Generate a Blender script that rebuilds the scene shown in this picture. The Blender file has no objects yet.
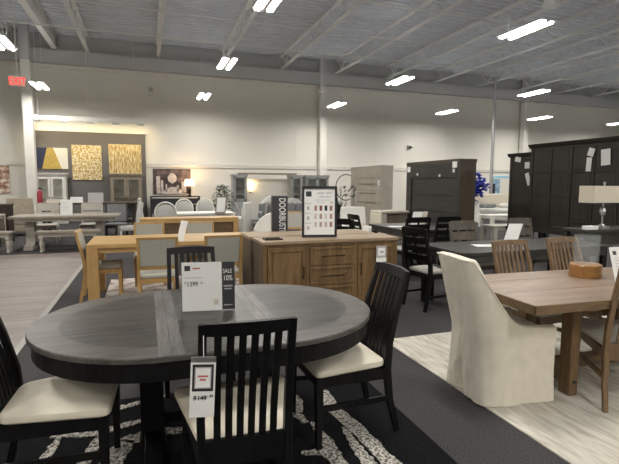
import bpy, bmesh, math, random
from mathutils import Vector, Matrix
random.seed(7)
S = bpy.context.scene
COL = S.collection
R = math.radians
PI = math.pi

# ------------------------------------------------------------------ materials
def _new(name):
    m = bpy.data.materials.new(name); m.use_nodes = True
    nt = m.node_tree; b = nt.nodes['Principled BSDF']
    return m, nt, b
def plain(name, c, rough=.6, metal=0, spec=.5, noise=0, nscale=20, bump=0, bscale=200, emis=None, est=0, stretch=(1,1,1)):
    m, nt, b = _new(name)
    b.inputs['Base Color'].default_value = (*c, 1)
    b.inputs['Roughness'].default_value = rough
    b.inputs['Metallic'].default_value = metal
    b.inputs['Specular IOR Level'].default_value = spec
    if emis:
        b.inputs['Emission Color'].default_value = (*emis, 1); b.inputs['Emission Strength'].default_value = est
    tc = None
    if noise or bump:
        tc = nt.nodes.new('ShaderNodeTexCoord'); mp = nt.nodes.new('ShaderNodeMapping')
        mp.inputs['Scale'].default_value = stretch
        nt.links.new(tc.outputs['Object'], mp.inputs['Vector'])
    if noise:
        n = nt.nodes.new('ShaderNodeTexNoise'); n.inputs['Scale'].default_value = nscale; n.inputs['Detail'].default_value = 5
        nt.links.new(mp.outputs[0], n.inputs['Vector'])
        r = nt.nodes.new('ShaderNodeValToRGB')
        r.color_ramp.elements[0].position = .3; r.color_ramp.elements[1].position = .7
        r.color_ramp.elements[0].color = (*[max(0, v*(1-noise)) for v in c], 1)
        r.color_ramp.elements[1].color = (*[min(1, v*(1+noise)) for v in c], 1)
        nt.links.new(n.outputs['Fac'], r.inputs[0]); nt.links.new(r.outputs[0], b.inputs['Base Color'])
    if bump:
        n2 = nt.nodes.new('ShaderNodeTexNoise'); n2.inputs['Scale'].default_value = bscale; n2.inputs['Detail'].default_value = 3
        nt.links.new(mp.outputs[0], n2.inputs['Vector'])
        bp = nt.nodes.new('ShaderNodeBump'); bp.inputs['Strength'].default_value = bump; bp.inputs['Distance'].default_value = .01
        nt.links.new(n2.outputs['Fac'], bp.inputs['Height']); nt.links.new(bp.outputs[0], b.inputs['Normal'])
    return m
def wood(name, dark, light, along='x', rough=.5, scale=6, bump=.15, spec=.5):
    m, nt, b = _new(name)
    tc = nt.nodes.new('ShaderNodeTexCoord'); mp = nt.nodes.new('ShaderNodeMapping')
    st = {'x': (.12, 1, 1), 'y': (1, .12, 1), 'z': (1, 1, .12)}[along]
    mp.inputs['Scale'].default_value = st
    nt.links.new(tc.outputs['Object'], mp.inputs['Vector'])
    n = nt.nodes.new('ShaderNodeTexNoise'); n.inputs['Scale'].default_value = scale*2.2; n.inputs['Detail'].default_value = 8
    n.inputs['Roughness'].default_value = .65; n.inputs['Distortion'].default_value = .6
    n2 = nt.nodes.new('ShaderNodeTexNoise'); n2.inputs['Scale'].default_value = scale*14; n2.inputs['Detail'].default_value = 3
    for q in (n, n2): nt.links.new(mp.outputs[0], q.inputs['Vector'])
    mx = nt.nodes.new('ShaderNodeMath'); mx.operation = 'MULTIPLY_ADD'; mx.inputs[1].default_value = .35
    nt.links.new(n2.outputs['Fac'], mx.inputs[0]); 
    m2 = nt.nodes.new('ShaderNodeMath'); m2.operation = 'MULTIPLY'; m2.inputs[1].default_value = .65
    nt.links.new(n.outputs['Fac'], m2.inputs[0]); nt.links.new(m2.outputs[0], mx.inputs[2])
    r = nt.nodes.new('ShaderNodeValToRGB'); r.color_ramp.elements[0].position = .36; r.color_ramp.elements[1].position = .64
    r.color_ramp.elements[0].color = (*dark, 1); r.color_ramp.elements[1].color = (*light, 1)
    nt.links.new(mx.outputs[0], r.inputs[0]); nt.links.new(r.outputs[0], b.inputs['Base Color'])
    b.inputs['Roughness'].default_value = rough; b.inputs['Specular IOR Level'].default_value = spec
    bp = nt.nodes.new('ShaderNodeBump'); bp.inputs['Strength'].default_value = bump; bp.inputs['Distance'].default_value = .004
    nt.links.new(mx.outputs[0], bp.inputs['Height']); nt.links.new(bp.outputs[0], b.inputs['Normal'])
    return m
def glassy(name, c=(1,1,1), rough=.02, alpha=.18):
    m, nt, b = _new(name)
    b.inputs['Base Color'].default_value = (*c, 1); b.inputs['Roughness'].default_value = rough
    b.inputs['Alpha'].default_value = alpha
    return m
def planks(name, c1, c2, mortar, scale=1, bw=1.2, rh=.15, rough=.45, rot=0):
    m, nt, b = _new(name)
    tc = nt.nodes.new('ShaderNodeTexCoord'); mp = nt.nodes.new('ShaderNodeMapping'); mp.inputs['Rotation'].default_value = (0,0,rot)
    nt.links.new(tc.outputs['Object'], mp.inputs['Vector'])
    br = nt.nodes.new('ShaderNodeTexBrick'); br.inputs['Scale'].default_value = scale
    br.inputs['Brick Width'].default_value = bw; br.inputs['Row Height'].default_value = rh; br.inputs['Mortar Size'].default_value = .004
    br.inputs['Color1'].default_value = (*c1,1); br.inputs['Color2'].default_value = (*c2,1); br.inputs['Mortar'].default_value = (*mortar,1)
    nt.links.new(mp.outputs[0], br.inputs['Vector'])
    m2 = nt.nodes.new('ShaderNodeMapping'); m2.inputs['Scale'].default_value = (1.2, 9, 1); nt.links.new(mp.outputs[0], m2.inputs['Vector'])
    n = nt.nodes.new('ShaderNodeTexNoise'); n.inputs['Scale'].default_value = 2.2; n.inputs['Detail'].default_value = 7; nt.links.new(m2.outputs[0], n.inputs['Vector'])
    mr = nt.nodes.new('ShaderNodeMapRange'); mr.inputs['From Min'].default_value=.3; mr.inputs['From Max'].default_value=.7; mr.inputs['To Min'].default_value = .68; mr.inputs['To Max'].default_value = 1.22
    nt.links.new(n.outputs['Fac'], mr.inputs['Value'])
    vm = nt.nodes.new('ShaderNodeVectorMath'); vm.operation = 'SCALE'
    nt.links.new(br.outputs['Color'], vm.inputs[0]); nt.links.new(mr.outputs[0], vm.inputs['Scale']); nt.links.new(vm.outputs[0], b.inputs['Base Color'])
    b.inputs['Roughness'].default_value = rough
    return m
def ramp_noise(name, stops, scale=5, stretch=(1,1,1), detail=5, rough=.8, dist=0, bump=0):
    m, nt, b = _new(name)
    tc = nt.nodes.new('ShaderNodeTexCoord'); mp = nt.nodes.new('ShaderNodeMapping'); mp.inputs['Scale'].default_value = stretch
    nt.links.new(tc.outputs['Object'], mp.inputs['Vector'])
    n = nt.nodes.new('ShaderNodeTexNoise'); n.inputs['Scale'].default_value = scale; n.inputs['Detail'].default_value = detail; n.inputs['Distortion'].default_value = dist
    nt.links.new(mp.outputs[0], n.inputs['Vector'])
    r = nt.nodes.new('ShaderNodeValToRGB'); e = r.color_ramp.elements
    e[0].position = stops[0][0]; e[0].color = (*stops[0][1], 1); e[1].position = stops[-1][0]; e[1].color = (*stops[-1][1], 1)
    for p, c in stops[1:-1]:
        q = e.new(p); q.color = (*c, 1)
    nt.links.new(n.outputs['Fac'], r.inputs[0]); nt.links.new(r.outputs[0], b.inputs['Base Color'])
    b.inputs['Roughness'].default_value = rough
    if bump:
        bp = nt.nodes.new('ShaderNodeBump'); bp.inputs['Strength'].default_value = bump; bp.inputs['Distance'].default_value = .01
        nt.links.new(n.outputs['Fac'], bp.inputs['Height']); nt.links.new(bp.outputs[0], b.inputs['Normal'])
    return m

M = {}
M['carpet'] = plain('carpet', (.066,.062,.064), .95, noise=.35, nscale=90, bump=.4, bscale=300, spec=.1)
M['carpet_far'] = plain('carpet_far', (.052,.052,.056), .95, noise=.3, nscale=60, spec=.1)
M['walk'] = planks('walk_planks', (.225,.183,.168), (.18,.146,.135), (.15,.125,.12), rot=0)
M['strip'] = plain('strip', (.3,.28,.255), .5)
M['wall'] = plain('wall_white', (.74,.72,.65), .85, noise=.03, nscale=.6)
M['wall_lo'] = plain('wall_cream', (.74,.71,.64), .85)
M['wall_gray'] = plain('wall_gray_paint', (.5,.5,.49), .85, noise=.04, nscale=1)
M['deck'] = plain('deck_steel', (.66,.69,.73), .6, noise=.08, nscale=2)
M['steel'] = plain('painted_steel', (.74,.74,.72), .5)
M['trim'] = plain('trim_paint', (.74,.72,.66), .6)
M['accent'] = plain('accent_paint', (.15,.14,.135), .85)
M['blackwood'] = wood('black_wood', (.004,.004,.0045), (.010,.010,.0105), 'z', .42, 8, .1, .22)
M['tablefield'] = wood('charcoal_oak', (.006,.006,.006), (.068,.061,.054), 'x', .38, 6, .6)
M['tableband'] = wood('charcoal_oak_band', (.045,.043,.040), (.16,.152,.142), 'y', .42, 9, .5)
M['tablering'] = wood('charcoal_oak_ring', (.038,.035,.031), (.12,.108,.096), 'x', .4, 7, .4)
M['cream'] = plain('cream_seat', (.76,.70,.57), .6, noise=.03, nscale=6, bump=.15, bscale=400)
M['slip'] = plain('slipcover_linen', (.74,.69,.58), .9, noise=.05, nscale=14, bump=.3, bscale=350, stretch=(1,1,1))
M['slip_in'] = plain('slipcover_inside', (.60,.56,.475), .9, noise=.05, nscale=14)
M['brownwood'] = wood('brown_wood', (.10,.06,.028), (.22,.14,.07), 'x', .5, 6, .15)
M['brownwood_z'] = wood('brown_wood_upright', (.10,.058,.026), (.21,.13,.062), 'z', .5, 6, .15)
M['trestletop'] = wood('trestle_top_wood', (.17,.115,.08), (.33,.245,.175), 'x', .42, 4, .15)
M['oak'] = wood('honey_oak', (.40,.24,.085), (.56,.36,.15), 'x', .45, 5, .1)
M['oak_z'] = wood('honey_oak_upright', (.38,.22,.075), (.52,.33,.13), 'z', .45, 5, .1)
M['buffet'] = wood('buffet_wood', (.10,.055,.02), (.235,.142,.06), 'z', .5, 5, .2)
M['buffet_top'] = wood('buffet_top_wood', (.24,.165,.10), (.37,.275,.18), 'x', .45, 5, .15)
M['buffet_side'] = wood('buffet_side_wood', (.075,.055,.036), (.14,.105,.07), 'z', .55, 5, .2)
M['seatgray'] = plain('sage_gray_fabric', (.40,.39,.34), .9, noise=.05, nscale=60)
M['seatgray2'] = plain('stone_fabric', (.50,.48,.43), .85, noise=.04, nscale=40)
M['hutch'] = wood('hutch_espresso', (.024,.0215,.017), (.046,.041,.033), 'z', .55, 5, .15)
M['armoire'] = wood('armoire_charcoal', (.021,.0205,.019), (.043,.042,.038), 'y', .5, 4, .1)
M['armoire_side'] = wood('armoire_side_brown', (.06,.045,.03), (.1,.08,.055), 'z', .5, 4, .1)
M['beige'] = wood('beige_whitewash', (.36,.325,.27), (.48,.44,.37), 'z', .6, 5, .1)
M['graywash'] = wood('gray_wash', (.36,.33,.285), (.5,.47,.41), 'x', .6, 5, .1)
M['greyoak'] = wood('gray_oak', (.22,.18,.13), (.36,.30,.23), 'z', .6, 5, .1)
M['darkgreyoak'] = wood('dark_gray_oak', (.06,.05,.04), (.13,.11,.085), 'z', .6, 5, .1)
M['offwhite'] = plain('off_white', (.72,.70,.64), .6)
M['white'] = plain('white_sheet', (.86,.86,.84), .5)
M['ink'] = plain('ink', (.02,.02,.025), .5)
M['lightink'] = plain('light_ink', (.45,.44,.43), .6)
M['paleink'] = plain('pale_ink', (.6,.59,.58), .6)
M['redink'] = plain('red_ink', (.55,.12,.1), .6)
M['darkpanel'] = plain('dark_sheet', (.045,.047,.052), .3)
M['metal'] = plain('brushed_metal', (.55,.55,.55), .3, metal=1)
M['bronze'] = plain('bronze_pull', (.05,.035,.025), .35, metal=.8)
M['glass'] = glassy('clear_glass', (.6,.65,.67), .03, .10)
M['cabglass'] = glassy('cabinet_glass', (.5,.5,.42), .08, .07)
M['shade'] = plain('lampshade', (.66,.60,.49), .8, noise=.04, nscale=80)
M['shadelit'] = plain('lampshade_lit', (.8,.65,.45), .8, emis=(1,.72,.38), est=2)
M['tube'] = plain('light_tube', (1,1,1), .5, emis=(1,.972,.92), est=13)
M['added_ceiling_fill'] = plain('added_ceiling_fill', (1,1,1), .5, emis=(.96,.98,1), est=6)  # added upward glow that lifts the ceiling, not a real tube
M['fixture'] = plain('fixture_white', (.7,.7,.7), .5)
M['grayfab'] = plain('gray_fabric', (.2,.205,.21), .9, noise=.1, nscale=30)
M['greyfab_l'] = plain('light_gray_fabric', (.50,.495,.47), .9, noise=.06, nscale=30)
M['whitefab'] = plain('white_fabric', (.72,.70,.66), .9)
M['leaf'] = plain('leaf_green', (.04,.065,.03), .6, noise=.3, nscale=9)
M['darkleaf'] = plain('leaf_dark', (.02,.03,.02), .6)
M['blueflower'] = plain('blue_petal', (.01,.025,.30), .6, noise=.4, nscale=12)
M['darkbrown'] = wood('dark_brown_wood', (.025,.016,.012), (.05,.034,.026), 'x', .45, 5, .1)
M['walnutplate'] = wood('acacia', (.25,.11,.03), (.42,.22,.075), 'x', .4, 6, .1)
M['red'] = plain('red_paint', (.6,.03,.03), .4)
M['exitred'] = plain('exit_letters', (.6,.02,.01), .5, emis=(1,.05,.03), est=.9)
M['exitwhite'] = plain('exit_housing', (.72,.66,.62), .5)
M['exitpanel'] = plain('exit_face', (.75,.6,.55), .5)
M['rugblack'] = plain('rug_black', (.012,.012,.014), .95, noise=.6, nscale=120, bump=1, bscale=260, spec=.1)
M['rugcream'] = ramp_noise('rug_cream', [(.36,(.035,.032,.03)), (.46,(.26,.245,.22)), (.58,(.66,.62,.55))], 68, detail=6, rough=.95, bump=1)
M['rugwhite'] = ramp_noise('rug_ivory', [(.32,(.40,.365,.305)), (.5,(.56,.525,.45)), (.7,(.66,.625,.55))], 3.4, (7,1.3,1), 8, .9, .5, .3)
M['rugpink'] = ramp_noise('rug_pinkish', [(.35,(.30,.22,.21)), (.5,(.52,.46,.42)), (.65,(.66,.61,.56))], 6, detail=6, rough=.95)
M['gold'] = ramp_noise('gold_art', [(.42,(.42,.28,.08)), (.5,(.62,.47,.2)), (.58,(.75,.68,.5))], 14, detail=4, rough=.5)
M['gold2'] = ramp_noise('gold_tree_art', [(.4,(.40,.25,.08)), (.52,(.66,.52,.26)), (.62,(.78,.68,.45))], 9, (3,1,.5), 5, .5)
M['goldflat'] = plain('gold_block', (.42,.30,.07), .5, noise=.3, nscale=25)
M['navy'] = plain('navy_block', (.02,.025,.06), .6)
M['artwhite'] = plain('art_ivory', (.66,.62,.54), .7, noise=.1, nscale=20)
M['floral'] = ramp_noise('floral_art', [(.4,(.25,.12,.08)), (.52,(.5,.34,.24)), (.62,(.75,.7,.6))], 6, detail=4, rough=.8)
M['bw'] = ramp_noise('dark_art', [(.4,(.03,.02,.025)), (.55,(.09,.06,.06)), (.7,(.2,.15,.14))], 3, (1,1,1), 6, .6)
M['artpale'] = plain('art_pale', (.55,.48,.44), .7, noise=.25, nscale=8)
M['redthing'] = plain('dark_red', (.32,.02,.04), .5)
M['mirror'] = plain('mirror_glass', (.7,.7,.68), .05, metal=1)
M['coolgray'] = wood('cool_gray_wash', (.30,.31,.30), (.42,.43,.42), 'z', .6, 5, .1)
M['driftwood'] = wood('driftwood', (.20,.17,.135), (.33,.29,.24), 'x', .6, 5, .1)
M['greyoak2'] = plain('tan_fabric', (.36,.31,.24), .9, noise=.1, nscale=8)
M['bluegray'] = plain('blue_picture', (.25,.38,.5), .6, noise=.5, nscale=5)
for i, c in enumerate([(.35,.2,.15),(.2,.07,.06),(.02,.02,.03),(.32,.17,.12),(.62,.5,.45),(.4,.3,.25),(.66,.64,.62),(.45,.28,.24),(.6,.52,.46),(.45,.33,.3),(.52,.42,.38),(.35,.18,.16)]):
    M['sw%d' % i] = plain('colour_swatch', c, .6)

# ------------------------------------------------------------------ mesh helpers
class MB:
    def __init__(s): s.v = []; s.f = []; s.mi = []
    def add(s, vs, fs, mi=0):
        o = len(s.v); s.v += [tuple(v) for v in vs]; s.f += [tuple(o+i for i in f) for f in fs]; s.mi += [mi]*len(fs); return s
    def box(s, x0, x1, y0, y1, z0, z1, mi=0):
        if x0 > x1: x0, x1 = x1, x0
        if y0 > y1: y0, y1 = y1, y0
        if z0 > z1: z0, z1 = z1, z0
        return s.add([(x0,y0,z0),(x1,y0,z0),(x1,y1,z0),(x0,y1,z0),(x0,y0,z1),(x1,y0,z1),(x1,y1,z1),(x0,y1,z1)],
              [(3,2,1,0),(4,5,6,7),(0,1,5,4),(1,2,6,5),(2,3,7,6),(3,0,4,7)], mi)
    def loft(s, rings, mi=0, closed=True, caps=True):
        n = len(rings[0]); vs = [p for r in rings for p in r]; fs = []
        for k in range(len(rings)-1):
            for i in range(n if closed else n-1):
                j = (i+1) % n
                fs.append((k*n+i, k*n+j, (k+1)*n+j, (k+1)*n+i))
        if caps and closed:
            fs.append(tuple(range(n-1, -1, -1))); fs.append(tuple((len(rings)-1)*n+i for i in range(n)))
        return s.add(vs, fs, mi)
    def post(s, pts, mi=0):
        """pts: list of (x,y,z,wx,wy): rectangular section in xy lofted through heights"""
        return s.loft([[(x-w/2,y-d/2,z),(x+w/2,y-d/2,z),(x+w/2,y+d/2,z),(x-w/2,y+d/2,z)] for x,y,z,w,d in pts], mi)
    def bar(s, a, b, w, t, mi=0, up=(0,0,1)):
        a = Vector(a); b = Vector(b); d = (b-a).normalized(); u = Vector(up)
        if abs(d.dot(u)) > .98: u = Vector((0,1,0))
        sd = d.cross(u).normalized()*w/2; uu = sd.cross(d).normalized()*t/2
        rg = [[p-sd-uu, p+sd-uu, p+sd+uu, p-sd+uu] for p in (a, b)]
        return s.loft(rg, mi)
    def tube(s, pts, r, n=10, mi=0):
        pts = [Vector(p) for p in pts]; rings = []
        rs = r if isinstance(r, (list, tuple)) else [r]*len(pts)
        ref = Vector((0,0,1))
        if abs((pts[-1]-pts[0]).normalized().z) > .9: ref = Vector((0,1,0))
        for i, p in enumerate(pts):
            d = (pts[min(i+1,len(pts)-1)]-pts[max(i-1,0)]).normalized()
            a = d.cross(ref).normalized(); b = a.cross(d).normalized()
            rings.append([p+(a*math.cos(2*PI*k/n)+b*math.sin(2*PI*k/n))*rs[i] for k in range(n)])
        return s.loft(rings, mi)
    def lathe(s, prof, c=(0,0,0), n=20, mi=0, sq=(1,1)):
        rings = [[(c[0]+r*math.cos(2*PI*k/n)*sq[0], c[1]+r*math.sin(2*PI*k/n)*sq[1], c[2]+z) for k in range(n)] for r, z in prof]
        return s.loft(rings, mi)
    def prism(s, poly, z0, z1, mi=0):
        return s.loft([[(x,y,z0) for x,y in poly], [(x,y,z1) for x,y in poly]], mi)
    def prism_y(s, poly, y0, y1, mi=0):   # poly in x,z
        return s.loft([[(x,y0,z) for x,z in poly], [(x,y1,z) for x,z in poly]], mi)
    def prism_x(s, poly, x0, x1, mi=0):   # poly in y,z
        return s.loft([[(x0,y,z) for y,z in poly], [(x1,y,z) for y,z in poly]], mi)
    def cushion(s, outline, z0, h, dome=.02, inset=.02, mi=0):
        """outline xy poly; rounded pad from z0 to z0+h with a dome"""
        cx = sum(p[0] for p in outline)/len(outline); cy = sum(p[1] for p in outline)/len(outline)
        def sc(k, z): return [(cx+(x-cx)*k, cy+(y-cy)*k, z) for x, y in outline]
        m = 1-inset/.25
        rings = [sc(m+.02,z0), sc(.99,z0+h*.2), sc(1,z0+h*.5), sc(.985,z0+h*.8), sc(m,z0+h)]
        for q in (.8,.6,.4,.2,.05):
            rings.append(sc(m*q, z0+h+dome*(1-q*q)))
        return s.loft(rings, mi)
    def build(s, name, mat, parent=None, smooth=False, bevel=0, loc=None, rz=0, sub=0):
        me = bpy.data.meshes.new(name); me.from_pydata(s.v, [], s.f)
        for m in (mat if isinstance(mat, (list, tuple)) else [mat]): me.materials.append(m)
        bm = bmesh.new(); bm.from_mesh(me); bmesh.ops.recalc_face_normals(bm, faces=bm.faces); bm.to_mesh(me); bm.free()
        for i, p in enumerate(me.polygons): p.material_index = s.mi[i]; p.use_smooth = smooth
        o = bpy.data.objects.new(name, me); COL.objects.link(o)
        if parent is not None: o.parent = parent
        if loc: o.location = loc
        if rz: o.rotation_euler = (0,0,rz)
        if bevel:
            b = o.modifiers.new('bevel', 'BEVEL'); b.width = bevel; b.segments = 2; b.limit_method = 'ANGLE'; b.angle_limit = R(40)
            if not smooth: b.harden_normals = False
        if sub:
            q = o.modifiers.new('subd', 'SUBSURF'); q.levels = sub; q.render_levels = sub
        if smooth:
            try: me.set_sharp_from_angle(angle=R(38))
            except Exception: pass
        return o
def tag(o, label, cat, group=None, kind=None):
    o['label'] = label; o['category'] = cat
    if group: o['group'] = group
    if kind: o['kind'] = kind
    return o
def struct(o): o['kind'] = 'structure'; return o
def T(name, label, cat, loc=(0,0,0), rz=0, group=None):
    o = bpy.data.objects.new(name, None); COL.objects.link(o); o.empty_display_size = .1
    o.location = loc; o.rotation_euler = (0,0,R(rz)); return tag(o, label, cat, group)
def kids(o): return [c for c in bpy.data.objects if c.parent is o]
def dup(o, loc, rz, label, group=None, parent=None):
    c = o.copy(); COL.objects.link(c); c.location = loc; c.rotation_euler = (0,0,R(rz)); c['label'] = label
    if group: c['group'] = group
    for k in kids(o):
        q = k.copy(); COL.objects.link(q); q.parent = c
        for g in kids(k):
            w = g.copy(); COL.objects.link(w); w.parent = q
    return c
def text(body, size, mat, parent, loc, rot=(90,0,0), name='lettering', align='LEFT', ext=.0006, sx=1):
    cu = bpy.data.curves.new(name, 'FONT'); cu.body = body; cu.size = size; cu.extrude = ext; cu.align_x = align; cu.offset = size*.012
    t = bpy.data.objects.new(name+'_tmp', cu); COL.objects.link(t)
    dg = bpy.context.evaluated_depsgraph_get(); me = bpy.data.meshes.new_from_object(t.evaluated_get(dg))
    bpy.data.objects.remove(t); bpy.data.curves.remove(cu)
    me.materials.clear(); me.materials.append(mat)
    o = bpy.data.objects.new(name, me); COL.objects.link(o); o.parent = parent
    o.location = loc; o.rotation_euler = tuple(R(a) for a in rot); o.scale = (sx,1,1)
    return o
def words(parent, x, z, lens, h, mat, y=-.0042, name='print_line'):
    for w in lens:
        MB().box(x, x+w, y, y+.0008, z, z+h).build(name, mat, parent); x += w+h*.8
ORD = ['first','second','third','fourth','fifth','sixth','seventh','eighth','ninth','tenth','eleventh','twelfth','thirteenth','fourteenth','fifteenth','sixteenth','seventeenth','eighteenth','nineteenth','twentieth','twenty-first','twenty-second','twenty-third','twenty-fourth','twenty-fifth']

# ------------------------------------------------------------------ the setting
WX0, WX1, WY0, WY1, CZ = -13., 29., -9., 19.9, 7.0
def sbox(name, mat, *a): return struct(MB().box(*a).build(name, mat))
sbox('floor', M['carpet'], WX0, WX1, WY0, WY1, -.2, 0)
wl = MB().box(WX0, -1.16, WY0, 11.1, .0005, .006).build('floor_walkway', M['walk']); struct(wl)
sb = MB().box(-1.16, -1.10, WY0, 11.1, .0005, .011).build('trim_1', M['strip']); struct(sb)
fb = sbox('wall_back', [M['wall']], WX0, WX1, WY1, WY1+.2, 2.22, 5.78)
struct(MB().box(WX0, WX1, WY1, WY1+.2, 0, 2.22).build('wall_back_lower', M['wall_lo']))
struct(MB().box(WX0, WX1, WY1, WY1+.2, 5.78, CZ+.1).build('wall_back_upper', M['wall_gray']))
struct(MB().box(WX0, WX1, WY1-.06, WY1-.001, 5.72, 5.84).build('trim_2', M['trim']))
struct(MB().box(WX0, WX1, WY1-.05, WY1-.001, 2.16, 2.28).box(WX0, WX1, WY1-.07, WY1-.001, 2.26, 2.29).build('trim_3', M['trim']))
struct(MB().box(WX0, WX1, WY1-.28, WY1-.001, 5.85, 6.33).build('trim_4', M['wall_gray']))
sbox('wall_left', M['wall'], WX0-.2, WX0, WY0, WY1, 0, CZ+.1)
sbox('wall_right', M['wall'], WX1, WX1+.2, WY0, WY1, 0, CZ+.1)
sbox('wall_front', M['wall'], WX0, WX1, WY0-.2, WY0, 0, CZ+.1)
# corrugated deck, ribs running along x
d = MB(); y = WY0; pts = []
while y < WY1:
    pts += [(y, CZ), (y+.13, CZ), (y+.15, CZ-.07), (y+.24, CZ-.07)]; y += .26
pts.append((WY1, CZ))
d.add([(WX0, a, b) for a, b in pts]+[(WX1, a, b) for a, b in pts], [(i, i+1, len(pts)+i+1, len(pts)+i) for i in range(len(pts)-1)])
d.box(WX0, WX1, WY0, WY1, CZ+.05, CZ+.2)
struct(d.build('ceiling', M['deck']))
# wall panel joints (thin vertical reveals)
for i, x in enumerate((-11.5, -.72, 6.3, 10.2, 14.2, 18.2, 22.2)):
    struct(MB().box(x-.012, x+.012, WY1-.006, WY1-.0005, 2.3, 5.7).build('trim_%d' % (5+i), M['trim']))
# columns at the far wall
for nm, x, lab in (('column', -3.79, 'white square column at the far wall beside the gray accent panel, under the exit sign'),
              ('column', 7.45, 'white square column at the far wall rising behind the framed poster'),
              ('column', 18.7, 'white square column at the far wall above the dark hutch')):
    t = T(nm, lab, 'column', (x, 18.9 if x < 0 else 19.62, 0), 0)
    MB().box(-.15,.15,-.15,.15,0,5.7).build('shaft', M['offwhite'], t, bevel=.01)
    MB().box(-.14,.14,-.14,.14,5.7,6.95).build('upper_shaft', M['wall_gray'], t)
    MB().box(-.2,.2,-.2,.2,0,.02).build('plate', M['offwhite'], t)
# steel pipe column
t = T('pipe_column', 'slim gray steel pole rising from floor to roof between the two dark hutches', 'column', (14.75,17.3,0))
MB().lathe([(.075,0),(.075,6.3)], n=14).build('shaft', M['metal'], t, True)
MB().box(-.13,.13,-.13,.13,6.28,6.33).box(-.13,.13,-.13,.13,0,.02).build('plate', M['steel'], t)

# roof joists along y
jx = [-9.4,-6.9,-4.4,-1.9,.6,3.1,5.6,8.1,10.65,13.2,15.75,18.3,20.8,23.3,25.8]
protoj = None
jy0, jy1 = 1.0, WY1-.06
def joist(x, lab):
    t = T('roof_joist', lab, 'roof joist', (x,0,0), 0, 'open-web steel roof joists')
    MB().box(-.06,-.012,jy0,jy1,6.34,6.39).box(.012,.06,jy0,jy1,6.34,6.39).box(-.06,.06,jy0,jy1,6.385,6.395).build('bottom_chord', M['steel'], t)
    MB().box(-.06,.06,jy0,jy1,6.86,6.95).build('top_chord', M['steel'], t)
    w = MB(); y = jy0; k = 0
    while y < jy1-.5:
        a, b = (6.38, 6.88) if k % 2 == 0 else (6.88, 6.38)
        w.tube([(0,y,a),(0,y+.45,b)], .02, 5); y += .45; k += 1
    w.build('web', M['steel'], t)
    return t
for i, x in enumerate(jx):
    lab = 'light gray open-web steel roof joist under the deck, %s from the left' % ORD[i]
    if protoj is None: protoj = joist(x, lab)
    else: dup(protoj, (x,0,0), 0, lab)
t = T('roof_beam', 'broad smooth light steel beam crossing the ceiling above the exit sign', 'beam', (-3.0,0,0))
MB().box(-.09,.09,6.5,jy1,6.36,6.44).box(-.025,.025,6.5,jy1,6.44,6.84).box(-.09,.09,6.5,jy1,6.84,6.93).build('flange', M['steel'], t)
# sprinkler pipes along x
for i, (y, z, r) in enumerate(((4.6,6.25,.02),(6.9,6.27,.028),(9.3,6.27,.022),(11.6,6.28,.028),(14.2,6.28,.022),(16.6,6.28,.03))):
    t = T('sprinkler_pipe', 'thin painted pipe running across under the joists, %s from the far wall' % ORD[5-i], 'pipe', (0,y,0), 0, 'ceiling pipes')
    MB().tube([(WX0+.1,0,z),(WX1-.1,0,z)], r, 8).build('pipe', M['steel'], t, True)
    h = MB()
    for x in range(-12, 28, 3): h.lathe([(.012,0),(.012,.05),(.03,.055),(.03,.06)], (x+.4,0,z-.08), 8)
    h.build('sprinkler_heads', M['metal'], t)['kind'] = 'stuff'
# dome
t = T('ceiling_dome', 'shallow gray dome fitting on the ceiling deck at upper left', 'ceiling fitting', (.65,8.0,6.0))
MB().lathe([(.02,.9),(.02,.15),(.06,.14),(.2,.06),(.21,0),(.16,-.02),(.02,-.03)], n=18).build('dome', M['steel'], t, True)
t = T('ceiling_speaker', 'bell-shaped pale ceiling speaker hanging among the joists at upper right', 'ceiling speaker', (9.2,9.0,5.7))
MB().lathe([(.02,.9),(.02,.36),(.06,.34),(.15,.24),(.2,.0),(.17,-.01),(.02,0)], n=18).build('bell', M['steel'], t, True)

# ------------------------------------------------------------------ lights
TUBEL = bpy.data.lights.new('tube_lamp', 'AREA'); TUBEL.shape = 'RECTANGLE'; TUBEL.size = .098; TUBEL.size_y = 1.16; TUBEL.energy = 25; TUBEL.color = (1,.972,.915); TUBEL.spread = R(168)
def light_fixture(x, y, lab):
    t = T('ceiling_light', lab, 'ceiling light', (x,y,4.75), 0, 'hanging twin-tube shop lights')
    MB().box(-.2,.2,-.61,.61,.03,.07).box(-.03,.03,-.61,.61,-.0,.03).build('housing', M['fixture'], t)
    MB().box(-.12,.12,-.5,.5,.0705,.074).build('added_fill_plate', M['added_ceiling_fill'], t)  # glowing plate added on top of the housing to brighten the deck
    for s in (-1, 1):
        MB().box(s*.125-.05, s*.125+.05, -.58,.58, -.004,.0).build('tube', M['tube'], t)
        lo = bpy.data.objects.new('tube_lamp', TUBEL); COL.objects.link(lo); lo.parent = t; lo.location = (s*.125,0,-.006)
    for yy in (-.5,.5): MB().tube([(0,yy,.07),(0,yy,2.18)], .004, 4).build('cable', M['steel'], t)
    return t
spec = {(-3.1,13.1):'at the left edge of the picture', (-3.35,18.2):'next to the exit sign above the column', (2.2,18.5):'near the far wall above the black-and-white picture',
        (2.2,13.2):'in the middle distance left of centre', (2.2,8.4):'at the top edge left of centre', (7.7,18.7):'beside the central white column',
        (7.7,13.4):'in the upper middle right of the central column', (13.2,18.9):'above the dark armoire near the far wall', (7.7,8.2):'largest one, at upper right',
        (13.2,13.5):'to the right of the slim pole', (18.7,18.8):'small one by the white column at right', (24.2,19.1):'cut off at the right edge above the hutch'}
lp = None
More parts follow.
